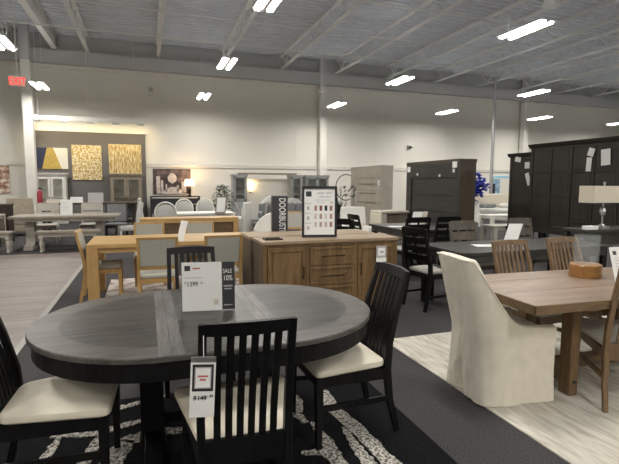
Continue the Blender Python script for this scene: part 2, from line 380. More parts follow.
for X in (-8.6,-3.1,2.2,7.7,13.2,18.7,24.2):
    for j, Y in enumerate((-7.2,-2.0,3.1,8.3,13.4,18.8)):
        key = None
        for (a, b) in spec:
            if abs(a-X) < .5 and abs(b-Y) < .7: key = (a, b)
        x, y = key if key else (X, Y)
        z_ = 4.75
        if y > 18.15: x, y, z_ = x*.945, 17.6, 4.62
        lab = 'glowing twin-tube ceiling light ' + (spec[key] if key else 'out of view overhead, row %s column %s' % (ORD[j], ORD[(-8.6,-3.1,2.2,7.7,13.2,18.7,24.2).index(X)]))
        if lp is None: lp = light_fixture(x, y, lab)
        else: dup(lp, (x,y,z_), 0, lab)

# exit sign hanging on a rod
t = T('exit_sign', 'red EXIT sign hanging on a long rod at upper left', 'exit sign', (-2.58,12,3.6), 0)
MB().box(-.155,.155,-.03,.03,0,.215).build('housing', M['exitwhite'], t, bevel=.008)
MB().box(-.135,.15,-.034,-.03,.015,.2).build('face', M['exitpanel'], t)
text('EXIT', .23, M['exitred'], t, (.005,-.036,.025), name='exit_lettering', align='CENTER', sx=.72)
MB().tube([(0,0,.215),(0,0,2.74)], .014, 6).lathe([(.05,.215),(.03,.26)], n=8).build('rod', M['offwhite'], t)

# ------------------------------------------------------------------ chair builders (local: faces +y, back at -y)
def seat_outline(wf, wr, d, y0=None, n=6, r=.045):
    y0 = -d/2 if y0 is None else y0
    cs = [(-wr/2, y0), (wr/2, y0), (wf/2, y0+d), (-wf/2, y0+d)]
    out = []
    for i, (x, y) in enumerate(cs):
        p = Vector((x,y)); a = (Vector(cs[i-1])-p).normalized(); b = (Vector(cs[(i+1)%4])-p).normalized()
        s, e = p+a*r, p+b*r
        for k in range(n+1):
            q = k/n; out.append(tuple(s*(1-q)**2+p*2*q*(1-q)+e*q*q))
    # add bulge points on front
    return out
def slat_chair(name, label, mat, cush, loc, rz, group, nsl=6, H=.985, wr=.395, wf=.50, dep=.50, sh=.44, slw=.028, top=.05, group_name=None):
    t = T(name, label, 'chair', loc, rz, group)
    yb = -dep/2+.02; yf = dep/2-.025
    MB().cushion(seat_outline(wf+.08, wr-.02, dep-.015, -dep/2+.03), sh, .05, .032, .02).build('seat', cush, t, True)
    cu = [o for o in bpy.data.objects if o.parent is t and o.name.startswith('seat')][-1]; cu.rotation_euler = (R(3.2),0,0); cu.location = (0,.025,-.008)
    f = MB()
    f.box(-wf/2+.02, wf/2-.02, yf-.012, yf+.012, sh-.065, sh)
    f.box(-wr/2+.02, wr/2-.02, yb-.012, yb+.012, sh-.095, sh-.025)
    for s in (-1,1): f.bar((s*(wr/2-.016), yb, sh-.06), (s*(wf/2-.022), yf, sh-.032), .024, .065)
    f.build('seat_frame', mat, t)
    for s in (-1,1):
        MB().post([(s*(wf/2-.02), yf, 0, .030,.030),(s*(wf/2-.022), yf, sh-.07, .044,.044),(s*(wf/2-.022), yf, sh, .044,.044)]).build('leg', mat, t, bevel=.004)
        MB().post([(s*(wr/2-.01), yb-.075, 0, .03,.034),(s*(wr/2-.016), yb-.02, .22, .033,.04),(s*(wr/2-.018), yb, sh-.04, .034,.046),(s*(wr/2-.018), yb-.012, sh+.12, .033,.042),
                   (s*(wr/2-.022), yb-.06, sh+.32, .032,.034),(s*(wr/2-.026), yb-.13, H, .032,.026)]).build('leg', mat, t, bevel=.004)
    for s in (-1,1): MB().bar((s*(wr/2-.012), yb-.035, .225), (s*(wf/2-.022), yf, .245), .018, .032).build('stretcher', mat, t)
    def ly(z):
        q = (z-sh-.02)/(H-sh)
        return yb-.005-.125*max(0,q)**1.35
    b = MB(); rings = []
    for k in range(9):
        u = -1+k/4; x = u*(wr/2-.012); bow = -.030*(1-u*u)
        z1 = H+.006*(1-u*u); z0 = H-top
        rings.append([(x, ly(z0)-.012+bow, z0), (x, ly(z0)+.012+bow, z0), (x, ly(z1)+.012+bow, z1), (x, ly(z1)-.012+bow, z1)])
    b.loft(rings); b.build('top_rail', mat, t)
    zb = sh-.03
    MB().box(-wr/2+.025, wr/2-.025, ly(zb)-.011, ly(zb)+.011, zb, zb+.05).build('bottom_rail', mat, t)
    gap = (wr-.07)/(nsl+1)
    for i in range(nsl):
        x = -wr/2+.035+gap*(i+1); u = x/(wr/2)
        MB().post([(x, ly(z)-.030*(1-u*u)*((z-zb)/(H-zb)), z, slw, .012) for z in (zb+.04, zb+.14, zb+.24, H-top-.06, H-top+.01)]).build('slat', mat, t)
    return t
# black dining set
GB = 'black slat-back chairs around the oval table'
CH_A = slat_chair('dining_chair', 'black slat-back dining chair seen from behind with a white price tag', M['blackwood'], M['cream'], (.372,2.055,0), -3, GB)
dup(CH_A, (1.095,2.56,0), 91, 'black slat-back dining chair with cream seat at the right end of the oval table')
dup(CH_A, (-.43,2.49,0), -93, 'black slat-back dining chair cut off by the left edge of the picture')
dup(CH_A, (.33,3.50,0), 180, 'black slat-back dining chair behind the oval table and price sign')
# price tag hanging from the near chair
t = T('price_tag', 'white hanging price tag with a black-framed square on the near chair back', 'price tag', (.170,1.685,.645), -3); t.rotation_euler = (0,R(3),R(-9))
MB().box(-.045,.045,-.002,0,-.005,.225).build('card', M['white'], t)
MB().box(-.045,.045,-.0035,-.0022,.205,.225).build('clip_strip', M['metal'], t)
MB().box(-.038,.038,-.0032,-.0022,.095,.197).build('frame', M['ink'], t)
MB().box(-.03,.03,-.0042,-.0033,.106,.187).build('label_square', M['lightink'], t)
MB().box(-.026,.026,-.005,-.0043,.110,.183).build('label_face', M['white'], t)
words(t, -.019, .150, (.038,), .006, M['redink'], -.0058); words(t, -.011, .137, (.022,), .006, M['redink'], -.0058)
text('$149', .024, M['ink'], t, (-.008,-.0045,.062), align='CENTER'); text('99', .014, M['ink'], t, (.026,-.0045,.072))
MB().tube([(0,-.001,.225),(-.004,.012,.30)], .0015, 5).build('string', M['white'], t)

# ------------------------------------------------------------------ oval table
t = T('dining_table', 'charcoal-stained oval dining table with a wide plank border and dark pedestals', 'dining table', (.3475,2.69,0))
a, RR, RI, bw, EX = .2625, .66, .52, .055, 1.03
def stad(a, r, n=28):
    o = []
    for k in range(n+1): an = -PI/2+PI*k/n; o.append((a+EX*r*math.cos(an), r*math.sin(an)))
    for k in range(n+1): an = PI/2+PI*k/n; o.append((-a+EX*r*math.cos(an), r*math.sin(an)))
    return o
tt = MB(); zt = .76
o1 = stad(a, RR-.004); o2 = stad(a, RR); o3 = stad(a, RR-.012)
n1 = len(o1)
vs = [(x,y,zt) for x,y in o1]+[(x,y,zt-.006) for x,y in o2]+[(x,y,zt-.026) for x,y in o2]+[(x,y,zt-.03) for x,y in o3]
fs = []
for k in range(3):
    for i in range(n1): j=(i+1)%n1; fs.append((k*n1+i,k*n1+j,(k+1)*n1+j,(k+1)*n1+i))
fs.append(tuple(3*n1+i for i in range(n1-1,-1,-1)))
tt.add(vs, fs, 2)
ro = RR-.004
def capend(sg):
    # ring + inner D beyond the joint board
    x0 = a+bw
    ao = math.acos(bw/ro/EX); ai = math.acos(bw/RI/EX); N = 28
    po = [(sg*(a+EX*ro*math.cos(-ao+2*ao*k/N)), ro*math.sin(-ao+2*ao*k/N), zt) for k in range(N+1)]
    pi_ = [(sg*(a+EX*RI*math.cos(-ai+2*ai*k/N)), RI*math.sin(-ai+2*ai*k/N), zt) for k in range(N+1)]
    tt.add(po+pi_, [(k,k+1,N+1+k+1,N+1+k) for k in range(N)], 2)
    tt.add(pi_, [tuple(range(N+1))], 0)
    # joint boards: two narrow boards either side of the seam
    for (u0, u1) in ((a+.0012, x0), (a-bw, a-.0012)):
        y0 = ro*math.sin(math.acos(min(1,max(0,(u1-a))/ro))); y1 = ro*math.sin(math.acos(max(0,(u0-a))/ro))
        ya = math.sqrt(ro*ro-max(0,u0-a)**2); yb = math.sqrt(ro*ro-max(0,u1-a)**2)
        tt.add([(sg*u0,-ya,zt),(sg*u1,-yb,zt),(sg*u1,yb,zt),(sg*u0,ya,zt)], [(0,1,2,3)], 1)
capend(1); capend(-1)
tt.add([(-a+bw,-ro,zt),(a-bw,-ro,zt),(a-bw,ro,zt),(-a+bw,ro,zt)], [(0,1,2,3)], 0)
tp = tt.build('tabletop', [M['tablefield'], M['tableband'], M['tablering']], t)
sm = MB()
for sg in (-1,1): sm.box(sg*a-.0012, sg*a+.0012, -ro, ro, zt-.004, zt-.0008)
sm.build('seam', M['ink'], t)
MB().prism(stad(a, RR-.018), .64, .7305).build('apron', M['blackwood'], t, bevel=.006)
for sx in (-.35, .29):
    p = T_ = MB()
    p.post([(sx,0,.03,.15,.15),(sx,0,.10,.125,.125),(sx,0,.5,.125,.125),(sx,0,.58,.16,.16),(sx,0,.64,.2,.3)])
    p.build('pedestal', M['blackwood'], t, bevel=.006)
    q = MB()
    for sg in (-1,1):
        q.prism_x([(0,.02),(sg*.42,.0),(sg*.42,.035),(sg*.06,.12),(0,.12)], sx-.045, sx+.045)
    q.build('foot', M['blackwood'], t, bevel=.005)
MB().box(-.35,.29,-.03,.03,.14,.2).build('stretcher', M['blackwood'], t)
# sign on the table
t = T('price_sign', 'white price sheet with dark SALE panel standing on the oval table', 'sign', (.18,2.735,.7605), -9)
MB().box(0,.225,-.003,0,0,.287).build('sheet', M['white'], t)
MB().box(.228,.30,-.003,0,.006,.287).build('sale_panel', M['darkpanel'], t)
MB().box(0,.30,-.0045,.03,0,.004).box(0,.303,.0002,.002,0,.288).build('holder', M['glass'], t)
MB().box(.016,.048,-.0042,-.0031,.238,.268).build('logo_square', M['darkpanel'], t)
text('SALE', .034, M['white'], t, (.233,-.0035,.222), sx=.72); text('10%', .042, M['white'], t, (.233,-.0035,.178), sx=.78)
words(t, .236, .140, (.052,), .009, M['lightink']); words(t, .241, .124, (.042,), .007, M['lightink']); words(t, .236, .028, (.05,), .006, M['lightink'])
MB().box(.178,.205,-.0042,-.003,.035,.068).build('badge', M['shade'], t)
words(t, .062, .248, (.042,), .008, M['redink'])
words(t, .016, .196, (.045,.05), .003, M['lightink'])
text('$', .02, M['darkpanel'], t, (.014,-.0035,.16)); text('1399', .038, M['darkpanel'], t, (.026,-.0035,.148), sx=.85); text('99', .014, M['darkpanel'], t, (.104,-.0035,.161))

# ------------------------------------------------------------------ rugs
t = T('shag_rug', 'black shag rug with cream branching stripes under the oval table', 'rug', (0,0,0))
rug = MB(); rug.prism([(-2.1,.3),(1.52,.3),(1.55,3.3),(-1.0,3.36)], .0008, .013)
rug.build('pile', M['rugblack'], t)
stripes = [
 [(1.17,3.02,.05),(1.13,2.72,.075),(1.18,2.42,.075),(1.19,2.12,.075),(1.21,1.85,.09),(1.23,1.5,.1),(1.2,1.1,.1)],
 [(1.10,2.50,.015),(1.09,2.32,.045),(1.08,2.1,.07),(1.09,1.9,.095),(1.12,1.6,.09),(1.18,1.3,.05)],
 [(.93,2.62,.015),(.95,2.42,.05),(.93,2.2,.075),(.92,2.0,.085),(.94,1.75,.085),(.96,1.4,.1)],
 [(.77,2.32,.02),(.88,2.30,.05),(.96,2.2,.06)],
 [(.93,3.10,.03),(.95,2.92,.05),(.88,2.75,.05),(.9,2.6,.02)],
 [(.62,2.2,.02),(.7,1.9,.06),(.74,1.6,.08)],
 [(.1,3.30,.03),(-.2,3.20,.05),(-.55,3.26,.04)],
 [(.2,3.02,.03),(-.05,2.98,.05),(-.35,2.9,.04),(-.6,2.97,.02)],
 [(.3,2.78,.04),(.0,2.80,.06),(-.15,2.76,.09),(-.22,2.55,.09),(-.2,2.3,.09),(-.24,2.0,.05)],
 [(-.28,2.95,.02),(-.32,2.75,.05),(-.36,2.55,.06),(-.38,2.3,.08),(-.36,2.05,.08),(-.4,1.8,.03)],
 [(-.52,2.95,.02),(-.56,2.7,.05),(-.6,2.45,.07),(-.66,2.2,.09),(-.7,1.95,.08)],
 [(.3,2.45,.04),(.28,2.2,.07),(.3,1.9,.08),(.24,1.5,.1)],
 [(-.1,2.1,.03),(.0,1.8,.07),(-.04,1.4,.09)],
]
rnd = random.Random(3)
for si, st in enumerate(stripes):
    zz = .017+.0005*si; sp = MB(); L = []; Rr = []
    for i in range(len(st)-1):
        for q in range(8):
            u = q/8; p = Vector(st[i]).lerp(Vector(st[i+1]), u)
            dd = (Vector(st[i+1][:2])-Vector(st[i][:2])).normalized(); n_ = Vector((-dd.y, dd.x))
            w = p.z*.62
            L.append((p.x+n_.x*(w+rnd.uniform(-.009,.009)), p.y+n_.y*(w+rnd.uniform(-.009,.009)))); Rr.append((p.x-n_.x*(w+rnd.uniform(-.009,.009)), p.y-n_.y*(w+rnd.uniform(-.009,.009))))
    m_ = len(L)
    for i in range(m_-1):
        sp.loft([[(*L[i],.008),(*Rr[i],.008),(*Rr[i],zz),(*L[i],zz)], [(*L[i+1],.008),(*Rr[i+1],.008),(*Rr[i+1],zz),(*L[i+1],zz)]], caps=False)
    sp.build('stripe', M['rugcream'], t)
r2 = MB().box(2.12,6.2,-.6,3.88,.0008,.010).build('area_rug', M['rugwhite']); tag(r2, 'ivory streaked low-pile rug under the trestle table', 'rug')
r3 = MB().box(-.55,2.0,5.85,7.75,.0008,.009).build('area_rug', M['rugpink']); tag(r3, 'pale pinkish patterned rug under the honey oak table', 'rug')

# ------------------------------------------------------------------ trestle table (right)
TR = T('trestle_table', 'brown wood trestle dining table with thick top on the ivory rug', 'dining table', (2.25,2.195,0), -3.0)
LX, LY = 2.0, .95
tb = MB()
tb.box(0,LX,0,LY,.70,.758)
tb.build('tabletop', M['trestletop'], TR, bevel=.003)
MB().box(.0,LX,.0,.012,.7,.7575).box(.0,.012,0,LY,.7,.7575).build('edge_band', M['brownwood'], TR, loc=(-.0125,-.0125,0))
MB().box(.0,LX,.345,.349,0,.0012).box(0,LX,.69,.694,0,.0012).build('plank_seam', M['brownwood'], TR, loc=(0,0,.7574))
for sx in (.56, 1.5):
    for sy in (.265,.71):
        lg = MB().box(sx-.035,sx+.04,sy-.05,sy+.05,0.01,.66).build('leg', M['brownwood_z'], TR, bevel=.005)
    MB().box(sx-.05,sx+.06,.1,LY-.1,.645,.70).build('crossbar', M['brownwood'], TR, bevel=.004)
    MB().box(sx-.02,sx+.03,.3,.74,.08,.17).build('lower_rail', M['brownwood'], TR)
    MB().lathe([(.001,0),(.012,0),(.012,.006),(.001,.006)], n=10).build('bolt', M['ink'], TR, loc=(sx+.005,.214,.11)).rotation_euler = (R(90),0,0)
MB().box(.575,1.5,.45,.55,.1,.17).build('stretcher', M['brownwood'], TR)
GW = 'brown slat-back chairs at the trestle table'
CW = slat_chair('dining_chair', 'brown wood slat-back chair behind the trestle table, nearer the slipcovered chair', M['brownwood_z'], M['seatgray2'], (3.18,3.08,0), 182, GW, nsl=6, wr=.43, wf=.48, slw=.024, H=.985, top=.045)
dup(CW, (3.86,3.12,0), 182, 'brown wood slat-back chair behind the trestle table, next to the glass hurricane')
dup(CW, (3.15,2.29,0), -30, 'brown wood chair with gray seat at near side of trestle table, cut by picture edge')

# slipcovered chair
def slipchair(loc, rz):
    t = T('slipcovered_chair', 'tall cream linen slipcovered armchair with skirt to the floor at the trestle table', 'chair', loc, rz)
    W, D, rc = .265, .265, .12
    def upath(off, n=9):
        w, d_, r = W-off, D-off, max(.03, rc-off)
        p = []; N = 20
        for k in range(N): p.append((w, D-.0-(D-.0+d_-r)*k/N))
        for k in range(n): an = -PI/2*k/(n-1); p.append((w-r+r*math.cos(an), -d_+r+r*math.sin(an)))
        for k in range(1,44): p.append((w-r-(2*(w-r))*k/44, -d_))
        for k in range(n): an = -PI/2-PI/2*k/(n-1); p.append((-w+r+r*math.cos(an), -d_+r+r*math.sin(an)))
        for k in range(1,N+1): p.append((-w, -d_+r+(D+d_-r)*k/N))
        return p
    OP = upath(0); IP = upath(.065)
    def htop(x, y):
        u = (y+D)/(2*D)           # 0 back .. 1 front
        s = min(1, max(0, (u-.07)/.56)); s = s*s*(3-2*s) if s < .0 else 1-(1-s)**2.5
        h = 0.99-(0.99-.535)*s
        if u < .06: h = 0.99+.012*(1-(x/W)**2)
        return h-.02*max(0,u-.6)
    def lean(x, y, z):
        q = max(0, z-.45)/.58; back = max(0, min(1, (.15-y)/.45))
        yy = y-.17*q**1.1*back
        xx = x*(1-.05*q*back)
        fl = max(0, .45-z)/.45
        yy -= .0*fl
        return (xx+.012*fl*(1 if x>0 else -1), yy-.02*fl*back, z)
    rings = []; Z = 30
    for k in range(Z+1):
        rg = []
        for i, (x, y) in enumerate(OP):
            z = .014+(htop(x,y)-.014)*k/Z
            px, py, pz = lean(x, y, z)
            # soft folds, a kick pleat at each rear corner
            an = math.atan2(y+.12, x); fl = max(0, .5-z)/.5
            pq = max(0, .27-z)/.27; bk = 1 if y < -D+.05 else 0
            cn = bk*math.exp(-((x+.03)/(.012+.03*pq))**2)
            fan = bk*math.exp(-((x+.03)/.10)**2)*math.exp(-((z-.20)/.14)**2)
            rr = .006*math.sin(an*9+z*3)*fl+.003*math.sin(an*23+z*6)*fl + .003*math.sin(an*7-z*9) - .055*cn*min(1,pq*4) + .014*fan*math.sin(math.atan2(x+.03, .30-z if z<.3 else .01)*9)
            ln = math.hypot(px,py) or 1
            px += px/ln*rr; py += py/ln*rr
            rg.append((px,py,pz))
        rings.append(rg)
    for (off, dz) in ((.006,.010),(.022,.018),(.045,.016),(.060,.004)):
        pp = upath(off); rg = []
        for i, (x, y) in enumerate(pp): 
            ox, oy = OP[i]; px, py, _ = lean(x, y, htop(ox,oy)); rg.append((px,py,htop(ox,oy)+dz))
        rings.append(rg)
    for k in range(1, 11):
        rg = []
        for i, (x, y) in enumerate(IP):
            ox, oy = OP[i]; h0 = htop(ox,oy); z = h0+(.40-h0)*k/10
            rg.append(lean(x,y,z))
        rings.append(rg)
    MB().loft(rings, closed=False).build('slipcover', M['slip'], t, True, sub=1)
    # welt piping along the top edge
    pp = [ (Vector(lean(x,y,htop(x,y)))+Vector((0,0,.006))) for x, y in OP]
    MB().tube(pp, .006, 6).build('piping', M['slip'], t, True)
    MB().cushion(seat_outline(.44,.42,.50,-.22), .41, .09, .02).build('seat_cushion', M['slip'], t, True)
    fr = MB(); rg = []
    for k in range(9):
        z = .014+(.46-.014)*k/8
        rg.append([(x, D-.006+.008*math.sin(x*30)*(1-k/8), z) for x in [-.262+.524*i/12 for i in range(13)]])
    fr.loft(rg, closed=False)
    fr.build('front_skirt', M['slip'], t, True)
    e = MB()
    for s in (-1,1): e.post([(s*.232, D-.012, .02, .06,.03),(s*.232, D-.012, .515, .06,.03)])
    e.build('arm_front', M['slip'], t, bevel=.01)
    return t
slipchair((2.385,2.66,.0), -96)

# hurricane + card on the trestle table
t = T('hurricane_candle_holder', 'clear glass hurricane vase on a round wooden base on the trestle table', 'candle holder', (3.37,2.80,.759))
MB().lathe([(.0001,0),(.115,0),(.118,.01),(.118,.098),(.112,.105),(.0001,.105)], n=32).build('base', M['walnutplate'], t, True)
MB().lathe([(.092,.106),(.095,.34),(.091,.34),(.088,.111)], n=32).build('glass_cylinder', M['glass'], t, True)
t = T('price_card', 'white tilted price card standing at the right end of the trestle table', 'sign', (3.315,2.49,.759), -10)
c = MB(); c.loft([[(0,.0,0),(.215,.0,0),(.215,.003,0),(0,.003,0)], [(-.0,.09,.27),(.215,.09,.27),(.215,.093,.27),(0,.093,.27)]])
c.build('sheet', M['white'], t)
MB().box(0,.215,-.005,.1,0,.003).build('holder', M['glass'], t)
pl = T_ = MB().box(.02,.05,0,.0008,.225,.255); o = pl.build('logo_square', M['darkpanel'], t, loc=(0,-.003,0)); o.rotation_euler = (R(-18.4),0,0)
for i in range(6):
    o = MB().box(.03,.12+.02*(i%3),0,.0006,.2-.022*i,.203-.022*i).build('text_line', M['lightink'], t, loc=(0,-.003,0)); o.rotation_euler = (R(-18.4),0,0)

# ------------------------------------------------------------------ buffets back to back
def buffet(loc, rz, W, D, H, label, doors=True):
    t = T('buffet', label, 'sideboard', loc, rz)   # local: x 0..W, front at y=0
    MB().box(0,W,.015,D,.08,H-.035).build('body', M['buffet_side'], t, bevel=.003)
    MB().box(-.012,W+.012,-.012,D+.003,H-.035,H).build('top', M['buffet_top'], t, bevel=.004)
    f = MB(); f.box(0,W,0,.016,.08,.13); f.box(0,W,0,.016,H-.065,H-.035)
    xs = [0, .045, W*.30, W*.30+.04, W*.66, W*.66+.04, W-.045, W]
    f.box(xs[0],xs[1],0,.016,.13,H-.065); f.box(xs[2],xs[3],0,.016,.13,H-.065); f.box(xs[4],xs[5],0,.016,.13,H-.065); f.box(xs[6],xs[7],0,.016,.13,H-.065)
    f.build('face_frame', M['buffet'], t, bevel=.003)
    for x in (.03, W-.03):
        for y in (.04, D-.04): MB().box(x-.03,x+.03,y-.03,y+.03,0,.08).build('foot', M['buffet_side'], t)
    for (x0,x1,hx) in ((xs[1],xs[2],xs[2]-.035),(xs[5],xs[6],xs[5]+.035)):
        dd = MB(); z0, z1 = .135, H-.07; r_ = .05
        dd.box(x0+.004,x1-.004,.004,.014,z0,z1)
        dd.box(x0+.004,x0+r_,-.008,.006,z0,z1).box(x1-r_,x1-.004,-.008,.006,z0,z1).box(x0+r_,x1-r_,-.008,.006,z0,z0+r_).box(x0+r_,x1-r_,-.008,.006,z1-r_,z1)
        dd.box(x0+r_+.012,x1-r_-.012,-.002,.006,z0+r_+.012,z1-r_-.012)
        dr = dd.build('door', M['buffet'], t, bevel=.0025)
        MB().bar((hx,-.03,.46),(hx,-.03,.60),.010,.010).bar((hx,-.03,.47),(hx,.0,.47),.008,.008).bar((hx,-.03,.59),(hx,.0,.59),.008,.008).build('handle', M['bronze'], dr)
    n = 3; z0 = .135; hh = (H-.07-z0)/n
    for k in range(n):
        dd = MB(); a0, a1, b0, b1 = xs[3]+.004, xs[4]-.004, z0+hh*k+.012, z0+hh*(k+1)-.008
        dd.box(a0,a1,.0,.014,b0,b1); r_ = .028
        dd.box(a0,a0+r_,-.010,.002,b0,b1).box(a1-r_,a1,-.010,.002,b0,b1).box(a0+r_,a1-r_,-.010,.002,b0,b0+r_).box(a0+r_,a1-r_,-.010,.002,b1-r_,b1)
        dr = dd.build('drawer', M['buffet'], t, bevel=.0025)
        zc = (b0+b1)/2; xc = (a0+a1)/2
        MB().bar((xc-.14,-.032,zc),(xc+.14,-.032,zc),.012,.010).bar((xc-.12,-.032,zc),(xc-.12,0,zc),.008,.008).bar((xc+.12,-.032,zc),(xc+.12,0,zc),.008,.008).build('handle', M['bronze'], dr)
        if k: f2 = MB().box(xs[3],xs[4],0,.016,z0+hh*k-.008,z0+hh*k+.012).build('divider', M['buffet'], t)
    return t
buffet((1.165,4.83,0), 0, 1.63, .47, .88, 'medium brown wood buffet with two doors and three drawers, facing the viewer')
buffet((2.78,5.92,0), 180, 1.63, .52, .875, 'brown wood buffet standing back to back behind the front buffet')
# tag on right door
t = T('price_tag', 'white price tag with gray header hanging on the buffet right door', 'price tag', (2.50,4.79,.60), 0)
MB().box(0,.13,0,.003,.0,.19).build('card', M['lightink'], t)
MB().box(.02,.11,-.002,0,.075,.165).build('label_square', M['white'], t); MB().box(0,.13,-.002,0,.0,.05).build('label_strip', M['white'], t)
text('149', .035, M['ink'], t, (.065,-.003,.105), align='CENTER')
# poster in black frame
t = T('framed_poster', 'black-framed white store poster with colour swatches standing on the buffet', 'poster', (1.70,5.12,.881), -12)
MB().box(0,.41,-.012,.012,0,.03).box(0,.41,-.012,.012,.565,.595).box(0,.025,-.012,.012,.03,.565).box(.385,.41,-.012,.012,.03,.565).build('frame', M['ink'], t)
MB().box(.02,.39,-.002,.008,.02,.575).build('sheet', M['white'], t)
MB().box(.045,.11,-.0045,-.002,.475,.535).build('logo_square', M['darkpanel'], t)
words(t, .175, .505, (.085,.07), .02, M['paleink']); words(t, .20, .465, (.06,.07), .016, M['paleink'])
words(t, .15, .43, (.06,.05,.06), .008, M['paleink']); words(t, .17, .405, (.05,.05), .008, M['paleink']); words(t, .335, .395, (.025,), .02, M['lightink'])
k = 0
for r_ in range(3):
    MB().box(.035,.105,-.0042,-.002,.395-.115*r_,.398-.115*r_).build('rule', M['ink'], t)
    MB().box(.06,.085,-.0042,-.002,.32-.115*r_,.36-.115*r_).build('swatch', M['lightink'], t)
    for c_ in range(4):
        MB().box(.145+.06*c_,.175+.06*c_,-.0045,-.002,.31-.095*r_,.37-.095*r_).build('swatch', M['sw%d' % k], t); k += 1
# DOORBUSTERS sign
t = T('doorbusters_sign', 'black upright sign reading DOORBUSTERS in white letters running down, behind the buffets', 'sign', (1.61,6.13,0), -3)
MB().box(0,.215,-.002,.05,.02,1.335).build('panel', M['darkpanel'], t)
MB().box(-.004,.219,.05,.056,.015,1.345).build('frame', M['metal'], t)
MB().box(-.05,.265,-.12,.16,0,.02).build('foot', M['ink'], t)
text('DOORBUSTERS', .125, M['white'], t, (.098,-.0035,1.31), rot=(90,90,0), sx=.66)
t = T('tray', 'small dark brown tray lying on the left end of the buffet top', 'tray', (1.22,4.95,.8805), 0)
MB().box(0,.20,0,.14,0,.008).box(0,.20,0,.01,.008,.016).box(0,.20,.13,.14,.008,.016).build('tray_body', M['bronze'], t)

# ------------------------------------------------------------------ honey oak dining set
def parsons(name, label, loc, rz, LX, LY, H, mat, matz, th=.04, lw=.11, ap=.07, inset=0):
    t = T(name, label, 'table', loc, rz)
    MB().box(0,LX,0,LY,H-th,H).build('tabletop', mat, t, bevel=.004)
    for x in (inset, LX-lw-inset):
        for y in (inset, LY-lw-inset): MB().box(x,x+lw,y,y+lw,0,H-th).build('leg', matz, t, bevel=.003)
    a = MB(); a.box(lw,LX-lw,.03,.055,H-th-ap,H-th).box(lw,LX-lw,LY-.055,LY-.03,H-th-ap,H-th).box(.03,.055,lw,LY-lw,H-th-ap,H-th).box(LX-.055,LX-.03,lw,LY-lw,H-th-ap,H-th)
    a.build('apron', mat, t)
    return t
parsons('dining_table', 'honey oak rectangular dining table with thick square legs', (-.70,6.12,0), 0, 2.31, .98, .76, M['oak'], M['oak_z'], .05, .125, .06)
def padchair(name, label, mat, fab, loc, rz, group, H=.90, W=.44, panel=(.56,.88)):
    t = T(name, label, 'chair', loc, rz, group); D = .44; sh = .42; yb = -D/2+.02; yf = D/2-.02
    MB().cushion(seat_outline(W+.01,W-.02,D,-D/2), sh, .05, .02).build('seat', fab, t, True)
    f = MB().box(-W/2+.01,W/2-.01,yf-.012,yf+.012,sh-.06,sh).box(-W/2+.01,W/2-.01,yb-.012,yb+.012,sh-.06,sh)
    for s in (-1,1): f.box(s*(W/2-.012)-.011, s*(W/2-.012)+.011, yb, yf, sh-.06, sh)
    f.build('seat_frame', mat, t)
    for s in (-1,1):
        MB().post([(s*(W/2-.02),yf,0,.03,.03),(s*(W/2-.02),yf,sh,.042,.042)]).build('leg', mat, t)
        MB().post([(s*(W/2-.012),yb-.07,0,.03,.032),(s*(W/2-.012),yb,sh-.05,.034,.045),(s*(W/2-.012),yb-.005,sh+.1,.034,.04),(s*(W/2-.012),yb-.09,H,.032,.026)]).build('leg', mat, t)
    def ly(z): return yb-.09*max(0,(z-sh-.1)/(H-sh-.1))**1.1
    MB().post([(0,ly(z),z,W-.055,.030) for z in (panel[0],(panel[0]+panel[1])/2,panel[1])]).build('backrest', fab, t, bevel=.008)
    MB().post([(0,ly(H-.025),H-.025,W,.034),(0,ly(H),H,W,.032)]).build('top_rail', mat, t)
    MB().post([(0,ly(panel[0]-.04),panel[0]-.04,W-.03,.026),(0,ly(panel[0]),panel[0],W-.03,.026)]).build('back_rail', mat, t)
    return t
GO = 'oak chairs with gray-green pads at the oak table'
PO = padchair('dining_chair', 'oak chair with gray-green padded back, near side of oak table at left', M['oak_z'], M['seatgray'], (.105,5.74,0), 0, GO)
dup(PO, (.845,5.74,0), 0, 'oak chair with gray-green padded back, near side of oak table next to the buffet')
dup(PO, (-.545,6.55,0), -90, 'oak chair with padded back at the left end of the oak table')
dup(PO, (.03,7.28,0), 180, 'oak chair with padded back on the far side of the oak table at left')
dup(PO, (.79,7.30,0), 180, 'oak chair with padded back on the far side of the oak table at right')
dup(PO, (2.98,9.5,0), 150, 'light wood armless chair standing behind the DOORBUSTERS sign')
t = T('price_card', 'white price card leaning back on the oak table', 'sign', (.36,6.28,.761), -70)
MB().loft([[(0,0,0),(.2,0,0),(.2,.003,0),(0,.003,0)],[(0,.07,.26),(.2,.07,.26),(.2,.073,.26),(0,.073,.26)]]).build('sheet', M['white'], t)
MB().box(0,.2,-.01,.08,0,.003).build('holder', M['glass'], t)
# honey oak sideboard / desk behind
t = T('console_table', 'honey oak console table with framed ends and recessed panel behind the oak dining set', 'console table', (-.12,9.3,0))
MB().box(0,1.86,0,.5,.79,.83).build('top', M['oak'], t, bevel=.004)
for x in (0, 1.76): MB().box(x,x+.1,0,.5,0,.79).build('end_panel', M['oak_z'], t)
MB().box(.1,1.76,.05,.07,.2,.79).build('back_panel', M['brownwood'], t)
MB().box(.1,1.76,.0,.03,.74,.79).box(.1,1.76,0,.03,.15,.2).build('rail', M['oak'], t)

